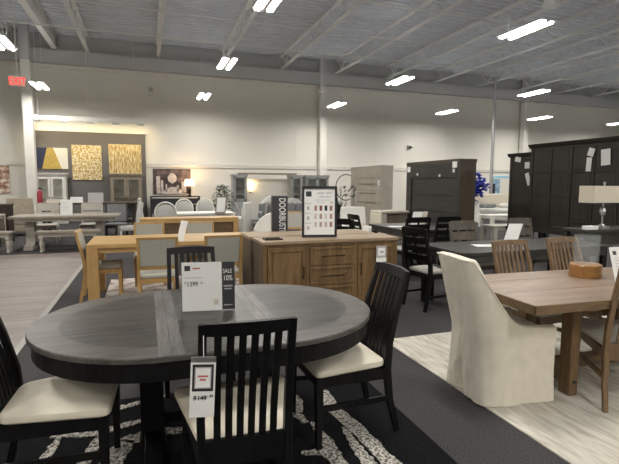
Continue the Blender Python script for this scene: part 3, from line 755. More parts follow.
# ------------------------------------------------------------------ black dining groups, centre right
parsons('dining_table', 'black rectangular dining table behind the slipcovered chair with a price card on it', (3.27,4.22,0), 0, 2.25, .92, .75, M['tablefield'], M['blackwood'], .035, .08, .09, .04)
parsons('dining_table', 'black dining table behind the buffet in the middle distance', (3.95,6.55,0), 0, 1.3, 1.35, .76, M['tablefield'], M['blackwood'], .035, .09, .09, .04)
def ladder(name, label, mat, cush, loc, rz, group, H=.98, W=.43, verts=1, rails=4):
    t = T(name, label, 'chair', loc, rz, group); D = .43; sh = .44; yb = -D/2+.02; yf = D/2-.02
    MB().cushion(seat_outline(W+.01,W-.03,D,-D/2+.01), sh, .04, .018).build('seat', cush, t, True)
    f = MB().box(-W/2+.01,W/2-.01,yf-.012,yf+.012,sh-.06,sh).box(-W/2+.01,W/2-.01,yb-.012,yb+.012,sh-.06,sh)
    for s in (-1,1): f.box(s*(W/2-.012)-.011, s*(W/2-.012)+.011, yb, yf, sh-.06, sh)
    f.build('seat_frame', mat, t)
    for s in (-1,1):
        MB().post([(s*(W/2-.02),yf,0,.032,.032),(s*(W/2-.02),yf,sh,.045,.045)]).build('leg', mat, t)
        MB().post([(s*(W/2-.012),yb-.07,0,.034,.036),(s*(W/2-.012),yb,sh-.05,.038,.048),(s*(W/2-.012),yb-.005,sh+.1,.036,.04),(s*(W/2-.012),yb-.10,H,.034,.026)]).build('leg', mat, t)
        MB().box(s*(W/2-.015)-.01, s*(W/2-.015)+.01, yb-.03, yf, .15, .18).build('stretcher', mat, t)
    def ly(z): return yb-.10*max(0,(z-sh-.1)/(H-sh-.1))**1.1
    z0, z1 = sh+.12, H
    for k in range(rails):
        hh = (z1-z0)/rails; a_ = z0+k*hh+.028; b_ = z0+(k+1)*hh+(.012 if k == rails-1 else 0)
        rg = []
        for i in range(7):
            u = -1+i/3; bow = -.02*(1-u*u); x = u*(W/2-.02)
            rg.append([(x,ly(a_)-.009+bow,a_),(x,ly(a_)+.009+bow,a_),(x,ly(b_)+.009+bow,b_),(x,ly(b_)-.009+bow,b_)])
        MB().loft(rg).build('back_rail', mat, t)
    for i in range(verts):
        x = -W/2+W*(i+1)/(verts+1)
        MB().post([(x,ly(z)-.018,z,.03,.014) for z in (z0-.02,(z0+z1)/2,z1-.03)]).build('slat', mat, t)
    return t
GL = 'black ladder-back chairs in the middle distance'
LC = ladder('dining_chair', 'black ladder-back chair with gray seat at the left end of the black table', M['blackwood'], M['seatgray2'], (3.30,4.86,0), -82, GL)
dup(LC, (2.99,6.55,0), -60, 'black ladder-back chair just right of the framed poster')
dup(LC, (4.02,6.60,0), 0, 'black ladder-back chair before the dark armoire, left one of two side by side')
dup(LC, (4.58,6.60,0), 0, 'black ladder-back chair before the dark armoire, right one of two side by side')
dup(LC, (3.62,7.25,0), -90, 'black ladder-back chair at the left end of the farther black table')
LG = ladder('dining_chair', 'gray-brown lattice-back chair on the far side of the black table', M['darkgreyoak'], M['seatgray2'], (4.20,5.18,0), 180, 'lattice-back chairs', verts=2, rails=3)
dup(LG, (5.44,5.42,0), 180, 'gray-brown lattice-back chair below the dark hutch, behind the slat-back chairs')
t = T('price_card', 'white slanted price card standing on the black table', 'sign', (4.13,4.60,.751), -20)
MB().loft([[(0,0,0),(.17,0,0),(.17,.003,0),(0,.003,0)],[(.1,.06,.27),(.27,.06,.27),(.27,.063,.27),(.1,.063,.27)]]).build('sheet', M['white'], t)
MB().box(.03,.2,.08,.1,0,.06).build('holder', M['glass'], t)
tag(MB().box(0,.28,0,.21,0,.002).build('paper_sheet', M['white'], loc=(3.78,4.62,.7512), rz=R(-15)), 'white sheet lying flat on the black table beside the price card', 'paper')
t = T('price_card', 'beige and white sign card standing on the farther black table', 'sign', (4.28,6.98,.761), -15)
MB().loft([[(0,0,0),(.17,0,0),(.17,.003,0),(0,.003,0)],[(.07,.05,.27),(.24,.05,.27),(.24,.053,.27),(.07,.053,.27)]]).build('sheet', M['white'], t)
MB().loft([[(.18,0.01,0),(.26,.03,0),(.26,.033,0),(.18,.013,0)],[(.25,.06,.28),(.34,.08,.27),(.34,.083,.27),(.25,.063,.28)]]).build('side_sheet', M['shade'], t)
tag(MB().box(0,.3,0,.21,0,.002).build('paper_sheet', M['white'], loc=(3.98,7.15,.7612), rz=R(-15)), 'white sheet lying flat on the farther black table', 'paper')

# ------------------------------------------------------------------ armoires and hutches
def armoire(name, label, loc, L, D, H, mat, smat, planks_n=3, shelves=False, tags=()):
    """local: face in the plane x=0 looking to -x, running y 0..L; near end at y=0"""
    t = T(name, label, 'armoire', loc)
    MB().box(.035,D,0,L,.0,H-.06).box(0,.035,-.002,0,0,H-.06).build('carcass', smat, t)
    MB().box(-.004,D+.01,-.012,L+.012,H-.06,H).box(.004,D+.004,-.006,L+.006,H-.085,H-.06).build('cornice', smat, t, bevel=.006)
    fr = .2
    f = MB().box(0,.035,0,fr,0,H-.06).box(0,.035,L-fr,L,0,H-.06).box(0,.035,fr,L-fr,0,.25).box(0,.035,fr,L-fr,H-.35,H-.06)
    f.build('face_frame', mat, t)
    p = MB(); n = planks_n; h0, h1 = .25, H-.35
    for k in range(n):
        a_ = h0+(h1-h0)*k/n; b_ = h0+(h1-h0)*(k+1)/n
        p.box(.026,.036,fr,L-fr,a_,b_-.012); p.box(.008,.03,fr,L-fr,b_-.012,b_)
    p.build('panel', mat, t)
    return t
t = armoire('armoire', 'large dark charcoal armoire with brown side behind the black chairs', (5.73,7.6,0), 1.95, .38, 2.0, M['armoire'], M['armoire_side'], 4)
for (y, z, w, h) in ((.08,1.83,.14,.12),(.15,1.74,.06,.07),(.62,1.66,.05,.05),(1.45,1.70,.05,.05),(1.78,1.78,.12,.12)):
    MB().box(-.015,0,y,y+w,z,z+h).build('sticker', M['white'], t)
MB().box(0,.5,0,.02,0,.01).build('plinth_strip', M['armoire_side'], t, loc=(0,-.021,0))
t = armoire('armoire', 'tall beige whitewashed armoire in the distance right of the central column', (6.39,12.0,0), 2.15, .36, 2.05, M['beige'], M['beige'], 4)
MB().box(-.01,0,.12,.22,1.45,1.62).build('sticker', M['white'], t)
for k in range(3): MB().box(-.008,.01,.4,1.6,.95+.28*k,.965+.28*k).build('shelf_line', M['greyoak'], t)
# big hutch: faces -x, raised on legs over a dark base
def hutch(label, loc, L, D, z0, H, cols, rows, arch=True):
    t = T('hutch', label, 'hutch', loc)
    MB().box(.02,D,0,L,z0,H-.06).build('carcass', M['hutch'], t)
    MB().prism_y([(-.05,H),(D+.03,H),(D+.03,H-.03),(D,H-.08),(0,H-.08),(-.035,H-.035)], -.04, L+.04).build('cornice', M['hutch'], t)
    MB().box(-.03,D+.02,-.02,L+.02,z0-.05,z0+.03).build('base_rail', M['hutch'], t, bevel=.005)
    f = MB(); sw = .06; w = (L-sw)/cols; zb0 = z0+(.2 if cols > 1 else .06); hh = (H-.12-zb0)/rows
    for i in range(cols+1): f.box(0,.022,i*w,i*w+sw,z0+.03,H-.08)
    for k in range(rows+1): zz = zb0+k*hh; f.box(.002,.021,0,L,zz-.0,zz+.035)
    f.build('face_frame', M['hutch'], t, bevel=.003)
    for i in range(cols):
        for k in range(rows):
            ya, yb_ = i*w+sw, (i+1)*w; za = zb0+k*hh+.035; zb = zb0+(k+1)*hh
            poly = [(ya+.012,za+.012),(yb_-.012,za+.012)]
            if arch and k == rows-1: poly += [(yb_-.012,zb-.09),(yb_-.035,zb-.035),(yb_-.10,zb-.012),(ya+.10,zb-.012),(ya+.035,zb-.035),(ya+.012,zb-.09)]
            else: poly += [(yb_-.012,zb-.012),(ya+.012,zb-.012)]
            MB().prism_x(poly, .010, .0195).build('panel', M['hutch'], t, bevel=.003)
    for y in (.05, L-.05):
        for x in (.06, D-.05): MB().box(x-.04,x+.04,y-.04,y+.04,0,z0-.04).build('leg', M['hutch'], t)
    return t
t = hutch('large dark brown panelled hutch with arched top panels at the right', (7.31,4.2,0), 3.26, .5, .62, 2.30, 7, 3)
for (y, z, w, h, l) in ((1.90,2.07,.12,.14,18),(1.62,1.97,.17,.27,-4),(1.93,1.86,.1,.24,2)):
    MB().box(-.004,0,-w/2,w/2,-h/2,h/2).build('sticker', M['white'], t, loc=(-.012,y,z)).rotation_euler = (R(l),0,0)
MB().box(-.02,0,2.45,2.62,.70,.72).build('pull', M['metal'], t)
t = hutch('narrow dark brown cabinet end standing beside the large hutch', (7.40,7.52,0), .60, .45, .58, 2.16, 1, 1, False)
for (y, z, w, h, l) in ((.36,2.03,.16,.10,10),(.10,1.90,.13,.13,0),(.06,1.62,.10,.26,-20)):
    MB().box(-.004,0,-w/2,w/2,-h/2,h/2).build('sticker', M['white'], t, loc=(-.012,y,z)).rotation_euler = (R(l),0,0)
# dark console in front of hutch carrying the lamp
t = T('console_table', 'dark console table under the rectangular-shade lamp at the right edge', 'console table', (5.72,4.75,0))
MB().box(0,1.3,0,.45,.84,.88).build('top', M['hutch'], t)
for x in (0.02,1.2):
    for y in (.02,.36): MB().box(x,x+.07,y,y+.07,0,.84).build('leg', M['hutch'], t)
MB().box(.09,1.2,.03,.05,.66,.84).build('drawer_front', M['hutch'], t)
t = T('table_lamp', 'table lamp with rectangular beige shade and faceted crystal stem at the right edge', 'lamp', (6.22,4.95,.881), 0)
MB().box(-.34,.34,-.12,.12,.37,.61).build('shade', M['shade'], t, bevel=.006)
MB().box(-.07,.07,-.07,.07,0,.035).lathe([(.05,.035),(.03,.06)], n=12).build('base', M['metal'], t)
MB().lathe([(.012,.06),(.012,.18),(.035,.2),(.045,.245),(.035,.29),(.012,.31),(.012,.64)], n=8).build('stem', M['metal'], t)
MB().lathe([(.001,.63),(.018,.645),(.018,.66),(.001,.675)], n=10).build('finial', M['metal'], t)
tag(MB().box(0,.17,0,.12,0,.05).build('tissue_box', M['white'], loc=(5.80,4.80,.881), bevel=.004), 'small white box on the dark console beside the lamp', 'box')

# ------------------------------------------------------------------ far left: accent wall and art
t = T('accent_panel', 'gray painted display wall panel behind the paintings at left', 'wall panel', (0,19.78,0))
MB().box(-3.98,.03,0,.11,0,3.42).build('panel', M['accent'], t)
MB().box(-4.05,.10,-.04,.11,3.42,3.5).build('cap', M['trim'], t)
def canvas(label, x0, x1, z0, z1, mat, extra=None):
    t = T('painting', label, 'painting', (x0,19.733 if -4 < x0 < -.5 else 19.852,z0))
    MB().box(0,x1-x0,0,.045,0,z1-z0).build('canvas', mat, t)
    if extra: extra(t, x1-x0, z1-z0)
    return t
def ex1(t, w, h):
    MB().prism_y([(0,0),(.22*w,0),(.36*w,h),(0,h)], -.004, 0).build('painted_shape', M['navy'], t)
    MB().prism_y([(.18*w,0),(.80*w,0),(.55*w,h),(.36*w,h)], -.006, -.002).build('painted_shape', M['goldflat'], t)
canvas('abstract painting in navy, gold and ivory, leftmost on the accent panel', -3.8, -2.74, 2.02, 2.8, M['artwhite'], ex1)
canvas('square mottled gold painting in the middle of the accent panel', -2.6, -1.57, 1.62, 2.93, M['gold'])
def ex3(t, w, h):
    for i in range(9):
        x = w*(.06+.11*i); MB().box(x,x+.02,-.004,0,.08*h,(.8+.12*math.sin(i*2.1))*h).build('painted_trunk', M['goldflat'], t)
canvas('gold painting of slim tree trunks above the right cabinet', -1.32, -.13, 1.86, 3.0, M['gold2'], ex3)
canvas('floral painting cut off by the left edge', -5.3, -4.71, 1.13, 2.13, M['floral'])
def ex5(t, w, h):
    for (x, z, a_, b_) in ((.08,.0,.1,.7),(.2,.1,.06,.55),(.32,.1,.04,.4),(.62,.1,.05,.35),(.75,.05,.12,.5)):
        MB().box(x*w,(x+a_)*w,-.004,0,z*h,b_*h).build('painted_wall', M['artpale'], t)
    MB().prism_y([(.1*w,0),(.9*w,0),(.6*w,.28*h),(.45*w,.28*h)], -.004, 0).build('painted_street', M['artpale'], t)
    MB().lathe([(.02,0),(.16,.1),(.18,.25),(.1,.38),(.02,.42)], n=14, sq=(1,.02)).build('painted_tree', M['artpale'], t, loc=(.5*w,-.003,.42*h))
canvas('dark picture of a pale tree and buildings above the console', .29, 1.76, 1.07, 2.08, M['bw'], ex5)
# track with spots
t = T('light_track', 'white ceiling-hung track with five small spotlights before the accent panel', 'track light', (0,18.95,3.72))
MB().box(-3.9,.1,-.03,.03,0,.16).build('track', M['offwhite'], t)
for i in range(5):
    x = -3.55+.86*i
    MB().box(x-.12,x+.12,-.05,.05,-.07,-.0).build('spot', M['metal'], t)
    l = bpy.data.lights.new('spot_lamp', 'SPOT'); l.energy = 24; l.color = (1,.80,.45); l.spot_size = R(110); l.spot_blend = .9; l.shadow_soft_size = .05
    lo = bpy.data.objects.new('spot_lamp', l); COL.objects.link(lo); lo.parent = t; lo.location = (x,.02,-.09); lo.rotation_euler = (R(62),0,0)
    lo.hide_render = False
for x in (-3.5,-1.9,-.3): MB().tube([(x,0,.16),(x,0,3.2)], .006, 4).build('cable', M['steel'], t)
def china(label, x0, w, H, mat, glass):
    t = T('china_cabinet', label, 'china cabinet', (x0,19.25,0))
    MB().box(0,w,.03,.42,0,.06).box(0,.05,.02,.42,.06,H-.08).box(w-.05,w,.02,.42,.06,H-.08).box(.05,w-.05,.38,.42,.06,H-.08).box(.05,w-.05,.02,.42,H-.14,H-.08).build('carcass', mat, t)
    MB().box(-.04,w+.04,-.03,.44,H-.08,H-.03).box(-.06,w+.06,-.05,.45,H-.03,H).build('cornice', mat, t)
    for z in (.6,.95,1.3): MB().box(.05,w-.05,.04,.38,z,z+.02).build('shelf', mat, t)
    for k in (0,1):
        a_, b_ = (.05, w/2-.01) if k == 0 else (w/2+.01, w-.05)
        d = MB().box(a_,a_+.07,0,.02,.08,H-.14).box(b_-.07,b_,0,.02,.08,H-.14).box(a_+.07,b_-.07,0,.02,.08,.35).box(a_+.07,b_-.07,0,.02,H-.22,H-.14)
        dd = d.build('door', mat, t)
        MB().box(a_+.07,b_-.07,.008,.012,.35,H-.22).build('pane', M['cabglass'], dd)
        MB().box((b_-.04 if k==0 else a_+.02),(b_-.02 if k==0 else a_+.04),-.025,0,.85,1.0).build('handle', M['bronze'], dd)
    return t
china('off-white glass-door china cabinet under the navy and gold painting', -3.78, 1.0, 1.86, M['offwhite'], 1)
china('gray-brown glass-door china cabinet under the tree-trunk painting', -1.27, 1.13, 1.86, M['greyoak'], 1)
t = T('fire_extinguisher', 'red fire extinguisher beside the white column at left', 'fire extinguisher', (-3.52,18.6,0))
MB().box(-.06,.06,-.04,.04,0,.02).tube([(0,0,.02),(0,0,.75)], .02, 8).build('stand', M['offwhite'], t)
MB().lathe([(.001,.75),(.08,.76),(.085,.8),(.085,1.15),(.05,1.23),(.02,1.25),(.02,1.29)], n=16).build('cylinder', M['redthing'], t, True)
MB().box(-.05,.09,-.015,.015,1.29,1.33).build('handle', M['ink'], t)

# far left table and benches
def turned(mb, x, y, H, s=1):
    mb.lathe([(.03*s,0),(.045*s,.03),(.03*s,.09),(.05*s,.2),(.055*s,.3),(.035*s,.36),(.05*s,.4)] , (x,y,0), 12)
    mb.box(x-.05*s,x+.05*s,y-.05*s,y+.05*s,.4,H)
t = T('trestle_table', 'long whitewashed trestle dining table in the far left display', 'dining table', (-2.85,11.65,0))
MB().box(0,2.25,0,1.0,.71,.76).build('tabletop', M['driftwood'], t, bevel=.004)
MB().box(.1,2.15,.08,.92,.64,.71).build('apron', M['graywash'], t)
for x in (.3,1.75):
    MB().box(x-.05,x+.13,.38,.62,.08,.64).build('trestle_post', M['graywash'], t)
    MB().prism_x([(.1,0),(.9,0),(.9,.06),(.6,.14),(.4,.14),(.1,.06)], x-.05, x+.13).build('foot', M['graywash'], t)
def bench(label, loc, L):
    t = T('bench', label, 'bench', loc, 0, 'whitewashed benches')
    MB().box(0,L,0,.36,.41,.46).build('seat', M['driftwood'], t, bevel=.006)
    MB().box(.05,L-.05,.04,.32,.34,.41).build('apron', M['graywash'], t)
    for x in (.09,L-.09):
        for y in (.07,.29):
            m = MB(); m.lathe([(.022,0),(.035,.03),(.022,.08),(.04,.18),(.04,.22),(.026,.27),(.038,.3)], (x,y,0), 10); m.box(x-.04,x+.04,y-.04,y+.04,.3,.41); m.build('leg', M['graywash'], t)
    return t
bench('whitewashed bench with turned legs in front of the far left trestle table', (-2.25,11.22,0), 1.25)
bench('whitewashed bench with turned legs cut off by the left edge', (-4.0,11.35,0), 1.28)
parsons('dining_table', 'white table behind the bench at the far left edge', (-4.9,12.05,0), 0, 1.7, .9, .76, M['graywash'], M['graywash'], .04, .1, .07)
# chair rows behind
GF = 'pale rail-back chairs in the far left display'
FC = ladder('dining_chair', 'pale gray rail-back chair behind the far left table, beside the column', M['graywash'], M['seatgray2'], (-2.35,13.0,0), 180, GF, verts=0, rails=2, W=.5)
dup(FC, (-1.33,13.0,0), 180, 'pale gray rail-back chair behind the far left table, beside the white sign')
DC = padchair('dining_chair', 'dark upholstered chair behind the far left table', M['darkbrown'], M['grayfab'], (-.74,13.0,0), 180, 'dark upholstered chairs at far left', W=.52, H=.98, panel=(.5,.97))
dup(DC, (-.62,14.9,0), 180, 'dark upholstered chair before the right china cabinet')
t = T('dining_table', 'dark brown long table farther back before the accent panel', 'dining table', (-2.8,14.3,0))
MB().box(0,2.6,0,1.0,.9,.95).build('tabletop', M['darkbrown'], t)
for x in (.1,2.4):
    for y in (.1,.8): MB().box(x,x+.1,y,y+.1,0,.9).build('leg', M['darkbrown'], t)
t = T('side_chair', 'light gray upholstered high-back chair at right end of the far left table', 'chair', (-.42,12.0,0), 100)
MB().cushion(seat_outline(.48,.45,.46), .38, .09, .02).build('seat', M['greyfab_l'], t, True)
MB().post([(0,-.22,.42,.46,.07),(0,-.25,.75,.46,.07),(0,-.31,1.04,.42,.05)]).build('backrest', M['greyfab_l'], t, bevel=.02)
for s in (-1,1):
    for y in (-.2,.2): MB().post([(s*.19,y,0,.03,.03),(s*.19,y,.38,.04,.04)]).build('leg', M['offwhite'], t)
def card(label, loc, rz, w, h, mat='white', base='glass'):
    t = T('price_card', label, 'sign', loc, rz)
    MB().loft([[(0,0,0),(w,0,0),(w,.003,0),(0,.003,0)],[(0,h*.12,h),(w,h*.12,h),(w,h*.12+.003,h),(0,h*.12+.003,h)]]).build('sheet', M[mat], t)
    MB().box(0,w,-.01,h*.14,0,.003).build('holder', M[base], t)
    for i in range(4):
        o = MB().box(w*.15,w*(.5+.1*(i%3)),-.0015,-.0005,h*(.8-.15*i),h*(.82-.15*i)).build('text_line', M['lightink'], t); o.rotation_euler = (R(-6.8),0,0)
    return t
card('white price sign standing on the far left trestle table', (-1.86,11.9,.761), -10, .26, .36)
card('pale sign standing on the dark table before the accent panel', (-1.55,14.5,.951), 0, .4, .28, 'lightink')
card('small white sign on the dark table beside the pale one', (-2.0,14.5,.951), 0, .32, .16)
card('low white sign on the dark table toward the left cabinet', (-2.6,14.5,.951), 0, .5, .1, 'shade')
# left edge
t = T('cabinet', 'dark brown low cabinet at the left edge behind the white table', 'cabinet', (-4.85,13.3,0))
MB().box(0,1.62,0,.5,0,.93).build('body', M['darkbrown'], t)
MB().box(-.02,1.64,-.02,.52,.93,.97).build('top', M['darkbrown'], t)
def armchair(label, loc, rz, fab, W=.7, H=.9, tuft=False, round_=False):
    t = T('armchair', label, 'armchair', loc, rz); D = .65
    MB().cushion(seat_outline(W-.16,W-.16,D-.1,-D/2+.1), .3, .16, .02).build('seat_cushion', fab, t, True)
    MB().box(-W/2,W/2,-D/2+.05,D/2,.1,.3).build('base', fab, t, bevel=.03)
    if round_:
        rg = []; 
        for k in range(13):
            an = PI+PI*k/12 ; x, y = math.cos(an)*W/2, math.sin(an)*D*.5+.05
            hh = .58+(H-.58)*math.sin(PI*k/12)**.8
            x2, y2 = x*.84, (y-.05)*.84+.05
            rg.append([(x,y,.12),(x2,y2,.12),(x2,y2,hh-.02),((x+x2)/2,(y+y2)/2,hh),(x,y,hh-.02)])
        MB().loft(rg).build('backrest', fab, t, True)
    else:
        MB().post([(0,-D/2+.06,.12,W,.12),(0,-D/2+.04,.6,W,.12),(0,-D/2,H,W*.92,.08)]).build('backrest', fab, t, bevel=.03)
        for s in (-1,1): MB().box(s*(W/2-.05)-.05,s*(W/2-.05)+.05,-D/2+.05,D/2,.1,.56).build('arm', fab, t, bevel=.03)
    if tuft:
        for i in range(5):
            for k in range(2): MB().lathe([(.001,0),(.012,.004),(.001,.008)], n=6).build('button', M['brownwood'], t, loc=(-.24+.12*i+.06*(k%2)*.9,-D/2+.10,.62+.15*k)).rotation_euler = (R(-90),0,0)
    for s in (-1,1):
        for y in (-D/2+.1,D/2-.05): MB().post([(s*(W/2-.07),y,0,.03,.03),(s*(W/2-.07),y,.1,.05,.05)]).build('leg', M['darkbrown'], t)
    return t
armchair('tufted beige settee with a high back left of the column', (-3.5,15.4,0), 180, M['greyoak2'], .72, 1.06, True)
armchair('gray-blue armchair cut off by the left edge, behind the dark cabinet', (-4.6,16.0,0), 180, M['greyfab_l'], .8, 1.1)

# console with lamp beneath dark picture
t = T('console_table', 'black console table under the dark tree picture', 'console table', (.15,19.2,0))
MB().box(0,1.9,0,.45,.96,1.0).box(.05,1.85,.03,.42,.3,.9).box(0,.05,0,.45,0,.96).box(1.85,1.9,0,.45,0,.96).build('body', M['ink'], t)
t = T('table_lamp', 'glowing table lamp with warm drum shade on the black console', 'lamp', (1.66,19.35,1.001))
MB().lathe([(.001,0),(.09,0),(.09,.02),(.03,.05),(.05,.15),(.07,.24),(.02,.36),(.015,.42)], n=16).build('base', M['bronze'], t, True)
MB().lathe([(.20,.40),(.17,.67),(.165,.67),(.195,.40)], n=24).build('shade', M['shadelit'], t, True)
l = bpy.data.lights.new('bulb', 'POINT'); l.energy = 9; l.color = (1,.66,.32); l.shadow_soft_size = .06
lo = bpy.data.objects.new('bulb', l); COL.objects.link(lo); lo.parent = t; lo.location = (0,0,.72)
parsons('dining_table', 'low black table in the distance beneath the glowing lamp', (1.3,16.4,0), 0, 1.3, .8, .78, M['ink'], M['ink'])
# white dining group
parsons('dining_table', 'white dining table in the distance surrounded by pale round-back chairs', (.55,11.9,0), 0, 1.6, .95, .76, M['offwhite'], M['offwhite'])
def roundback(label, loc, rz, fab, wood_, H=1.0, group=None):
    t = T('round_back_chair', label, 'chair', loc, rz, group)
    MB().cushion(seat_outline(.5,.46,.48), .4, .1, .02).build('seat', fab, t, True)
    ring = [(.24*math.cos(a_), -.24+.03*math.sin(a_)*-1, H-.26+.26*math.sin(a_)) for a_ in [2*PI*k/24 for k in range(25)]]
    MB().tube(ring, .022, 8).build('back_ring', wood_, t, True)
    MB().lathe([(.001,-.02),(.20,-.015),(.22,0),(.20,.015),(.001,.02)], n=24).build('backrest', fab, t, True, loc=(0,-.24,H-.26)).rotation_euler = (R(90),0,0)
    for s in (-1,1):
        for y in (-.2,.2): MB().post([(s*.2,y,0,.03,.03),(s*.2,y,.4,.04,.04)]).build('leg', wood_, t)
        MB().post([(s*.1,-.22,.4,.03,.03),(s*.1,-.24,.55,.03,.03)]).build('back_support', wood_, t)
    return t
GR = 'pale round-back chairs at the white table'
RB = roundback('pale round-back chair at the white table, directly under the dark picture', (1.0,13.3,0), 180, M['greyfab_l'], M['offwhite'], 1.06, GR)
dup(RB, (1.58,13.3,0), 180, 'pale round-back chair at the white table, nearer the plant')
dup(RB, (.42,11.62,0), 0, 'pale round-back chair at the near side of the white table')
armchair('light gray high-backed chair at the left end of the white table', (.15,12.9,0), -90, M['greyfab_l'], .6, 1.12)
armchair('white upholstered chair at the right end of the white table', (2.42,13.2,0), 60, M['whitefab'], .6, .98)
t = T('framed_sign', 'framed store sign standing before the potted plant', 'sign', (1.62,11.8,.76), -8)
MB().loft([[(0,0,0),(.26,0,0),(.26,.02,0),(0,.02,0)],[(.04,.08,.42),(.30,.08,.42),(.30,.1,.42),(.04,.1,.42)]]).build('frame', M['greyoak'], t)
MB().loft([[(.03,-.004,.03),(.235,-.004,.03),(.235,0,.03),(.03,0,.03)],[(.065,.068,.39),(.27,.068,.39),(.27,.072,.39),(.065,.072,.39)]]).build('sheet', M['white'], t)
def plant(name, label, loc, r, h0, h1, n, leafm, spiky=False, pot=True, lw=.035):
    t = T(name, label, 'plant', loc)
    rn = random.Random(int(loc[0]*100))
    if pot: MB().lathe([(.001,0),(r*.38,0),(r*.5,h0*.5),(r*.46,h0*.5),(r*.4,h0*.45),(.001,h0*.45)], n=18).build('pot', M['ink'], t, True)
    if not spiky: MB().tube([(0,0,h0*.4),(.02,0,(h0+h1)/2)], .02, 6).build('trunk', M['brownwood_z'], t)
    lf = MB()
    for i in range(n):
        an = rn.uniform(0, 2*PI)
        if spiky:
            el = rn.uniform(.5,1.4); L = (h1-h0*.45)*rn.uniform(.7,1); b = Vector((0,0,h0*.45)); d_ = Vector((math.cos(an)*math.cos(el), math.sin(an)*math.cos(el), math.sin(el)))
            tip = b+d_*L
        else:
            rr = r*math.sqrt(rn.random()); zc = rn.uniform(h0,h1); fall = 1-abs((zc-(h0+h1)/2)/((h1-h0)/2))**2*.6
            b = Vector((math.cos(an)*rr*fall, math.sin(an)*rr*fall, zc)); d_ = Vector((math.cos(an)+rn.uniform(-.5,.5), math.sin(an)+rn.uniform(-.5,.5), rn.uniform(-.8,.5))).normalized(); L = rn.uniform(.07,.13); tip = b+d_*L
        s_ = d_.cross(Vector((0,0,1))).normalized()*(lw if not spiky else .02)
        m_ = b.lerp(tip,.45)+Vector((0,0,.01))
        lf.add([b, m_+s_, tip, m_-s_], [(0,1,2,3)])
    lf.build('foliage', leafm, t)['kind'] = 'stuff'
    return t
plant('potted_plant', 'leafy green potted tree beside the gray hutch in the distance', (2.2,14.2,0), .3, .55, 1.46, 520, M['leaf'])
plant('potted_plant', 'dark spiky plant behind the framed poster, right of the column', (4.45,10.6,.0), .3, 1.55, 1.28, 40, M['darkleaf'], True)

# gray hutches, canopy and sconce
def ghutch(label, x0, x1, Y=17.0):
    t = T('display_cabinet', label, 'cabinet', (x0,Y,0)); w = x1-x0
    MB().box(0,w,.03,.45,0,.85).box(0,.05,.03,.45,.85,1.8).box(w-.05,w,.03,.45,.85,1.8).box(.05,w-.05,.4,.45,.85,1.8).box(-.03,w+.03,0,.47,1.76,1.84).build('carcass', M['coolgray'], t)
    for z in (1.1,1.4): MB().box(.05,w-.05,.05,.4,z,z+.02).build('shelf', M['coolgray'], t)
    n = 2 if w > .6 else 1
    for k in range(n):
        a_ = .05+(w-.1)/n*k; b_ = .05+(w-.1)/n*(k+1)
        dd = MB().box(a_,a_+.05,0,.02,.88,1.76).box(b_-.05,b_,0,.02,.88,1.76).box(a_,b_,0,.02,.88,.94).box(a_,b_,0,.02,1.7,1.76).build('door', M['coolgray'], t)
        MB().box(a_+.05,b_-.05,.008,.012,.94,1.7).build('pane', M['cabglass'], dd)
        m = MB(); m.bar((a_+.03,.01,.12),(b_-.03,.01,.8),.02,.03).bar((b_-.03,.01,.12),(a_+.03,.01,.8),.02,.03); m.build('cross_trim', M['offwhite'], t)
    return t
ghutch('gray glass-door display cabinet left of the glowing sconce', 3.0, 3.52)
ghutch('gray glass-door display cabinet right of the open niche', 5.2, 5.68)
ghutch('wider gray glass-door display cabinet beside the central column', 5.8, 6.75)
t = T('wall_niche', 'beige partition with top rail between the gray display cabinets', 'partition', (3.54,17.15,0))
MB().box(0,1.64,.25,.3,0,1.68).build('panel', M['trim'], t)
MB().box(-.3,1.9,-.1,.3,1.845,1.90).build('top_rail', M['greyoak'], t)
t = T('wall_sconce', 'small glowing sconce with square shade inside the niche', 'lamp', (3.72,17.33,1.28))
MB().box(-.065,.065,-.1,0,-.06,.09).build('shade', M['shadelit'], t)
MB().box(-.04,.04,-.02,.06,-.1,-.07).build('bracket', M['bronze'], t)
l = bpy.data.lights.new('bulb', 'POINT'); l.energy = 4; l.color = (1,.7,.32); l.shadow_soft_size = .05
lo = bpy.data.objects.new('bulb', l); COL.objects.link(lo); lo.parent = t; lo.location = (0,-.05,.2)
def sofa(label, loc, rz, L, fab, H=.82, D=.85, n=3):
    t = T('sofa', label, 'sofa', loc, rz)
    MB().box(-L/2,L/2,-D/2,D/2,.0,.3).build('base', fab, t, bevel=.03)
    for k in range(n):
        w = (L-.3)/n; x = -L/2+.15+w*k
        MB().box(x+.005,x+w-.005,-D/2+.2,D/2,.3,.45).build('seat_cushion', fab, t, bevel=.04)
        MB().box(x+.005,x+w-.005,-D/2+.12,-D/2+.3,.45,H+.03).build('back_cushion', fab, t, bevel=.05)
    MB().box(-L/2,L/2,-D/2,-D/2+.14,.3,H).build('backrest', fab, t, bevel=.04)
    for s in (-1,1): MB().box(s*(L/2-.075)-.075,s*(L/2-.075)+.075,-D/2,D/2,.3,.6).build('arm', fab, t, bevel=.04)
    return t
sofa('dark gray sofa in the distance behind the DOORBUSTERS sign', (4.35,14.6,0), 165, 1.9, M['grayfab'], .85)
armchair('white rounded armchair behind the dark gray sofa', (4.05,15.6,0), 160, M['whitefab'], .8, 1.08, round_=True)
armchair('pale rounded armchair beside the white one behind the sofa', (4.98,15.75,0), 190, M['greyfab_l'], .8, 1.0, round_=True)
armchair('white curved-back chair between the oak console and DOORBUSTERS sign', (2.28,9.3,0), 130, M['whitefab'], .5, .90, round_=True)
DG = padchair('dining_chair', 'gray slanting chair beside the left gray display cabinet', M['graywash'], M['grayfab'], (3.15,13.4,0), 60, None, H=1.0)
parsons('coffee_table', 'gray low table before the dark gray sofa', (3.15,12.2,0), 0, 1.2, .7, .55, M['greyoak'], M['greyoak'])

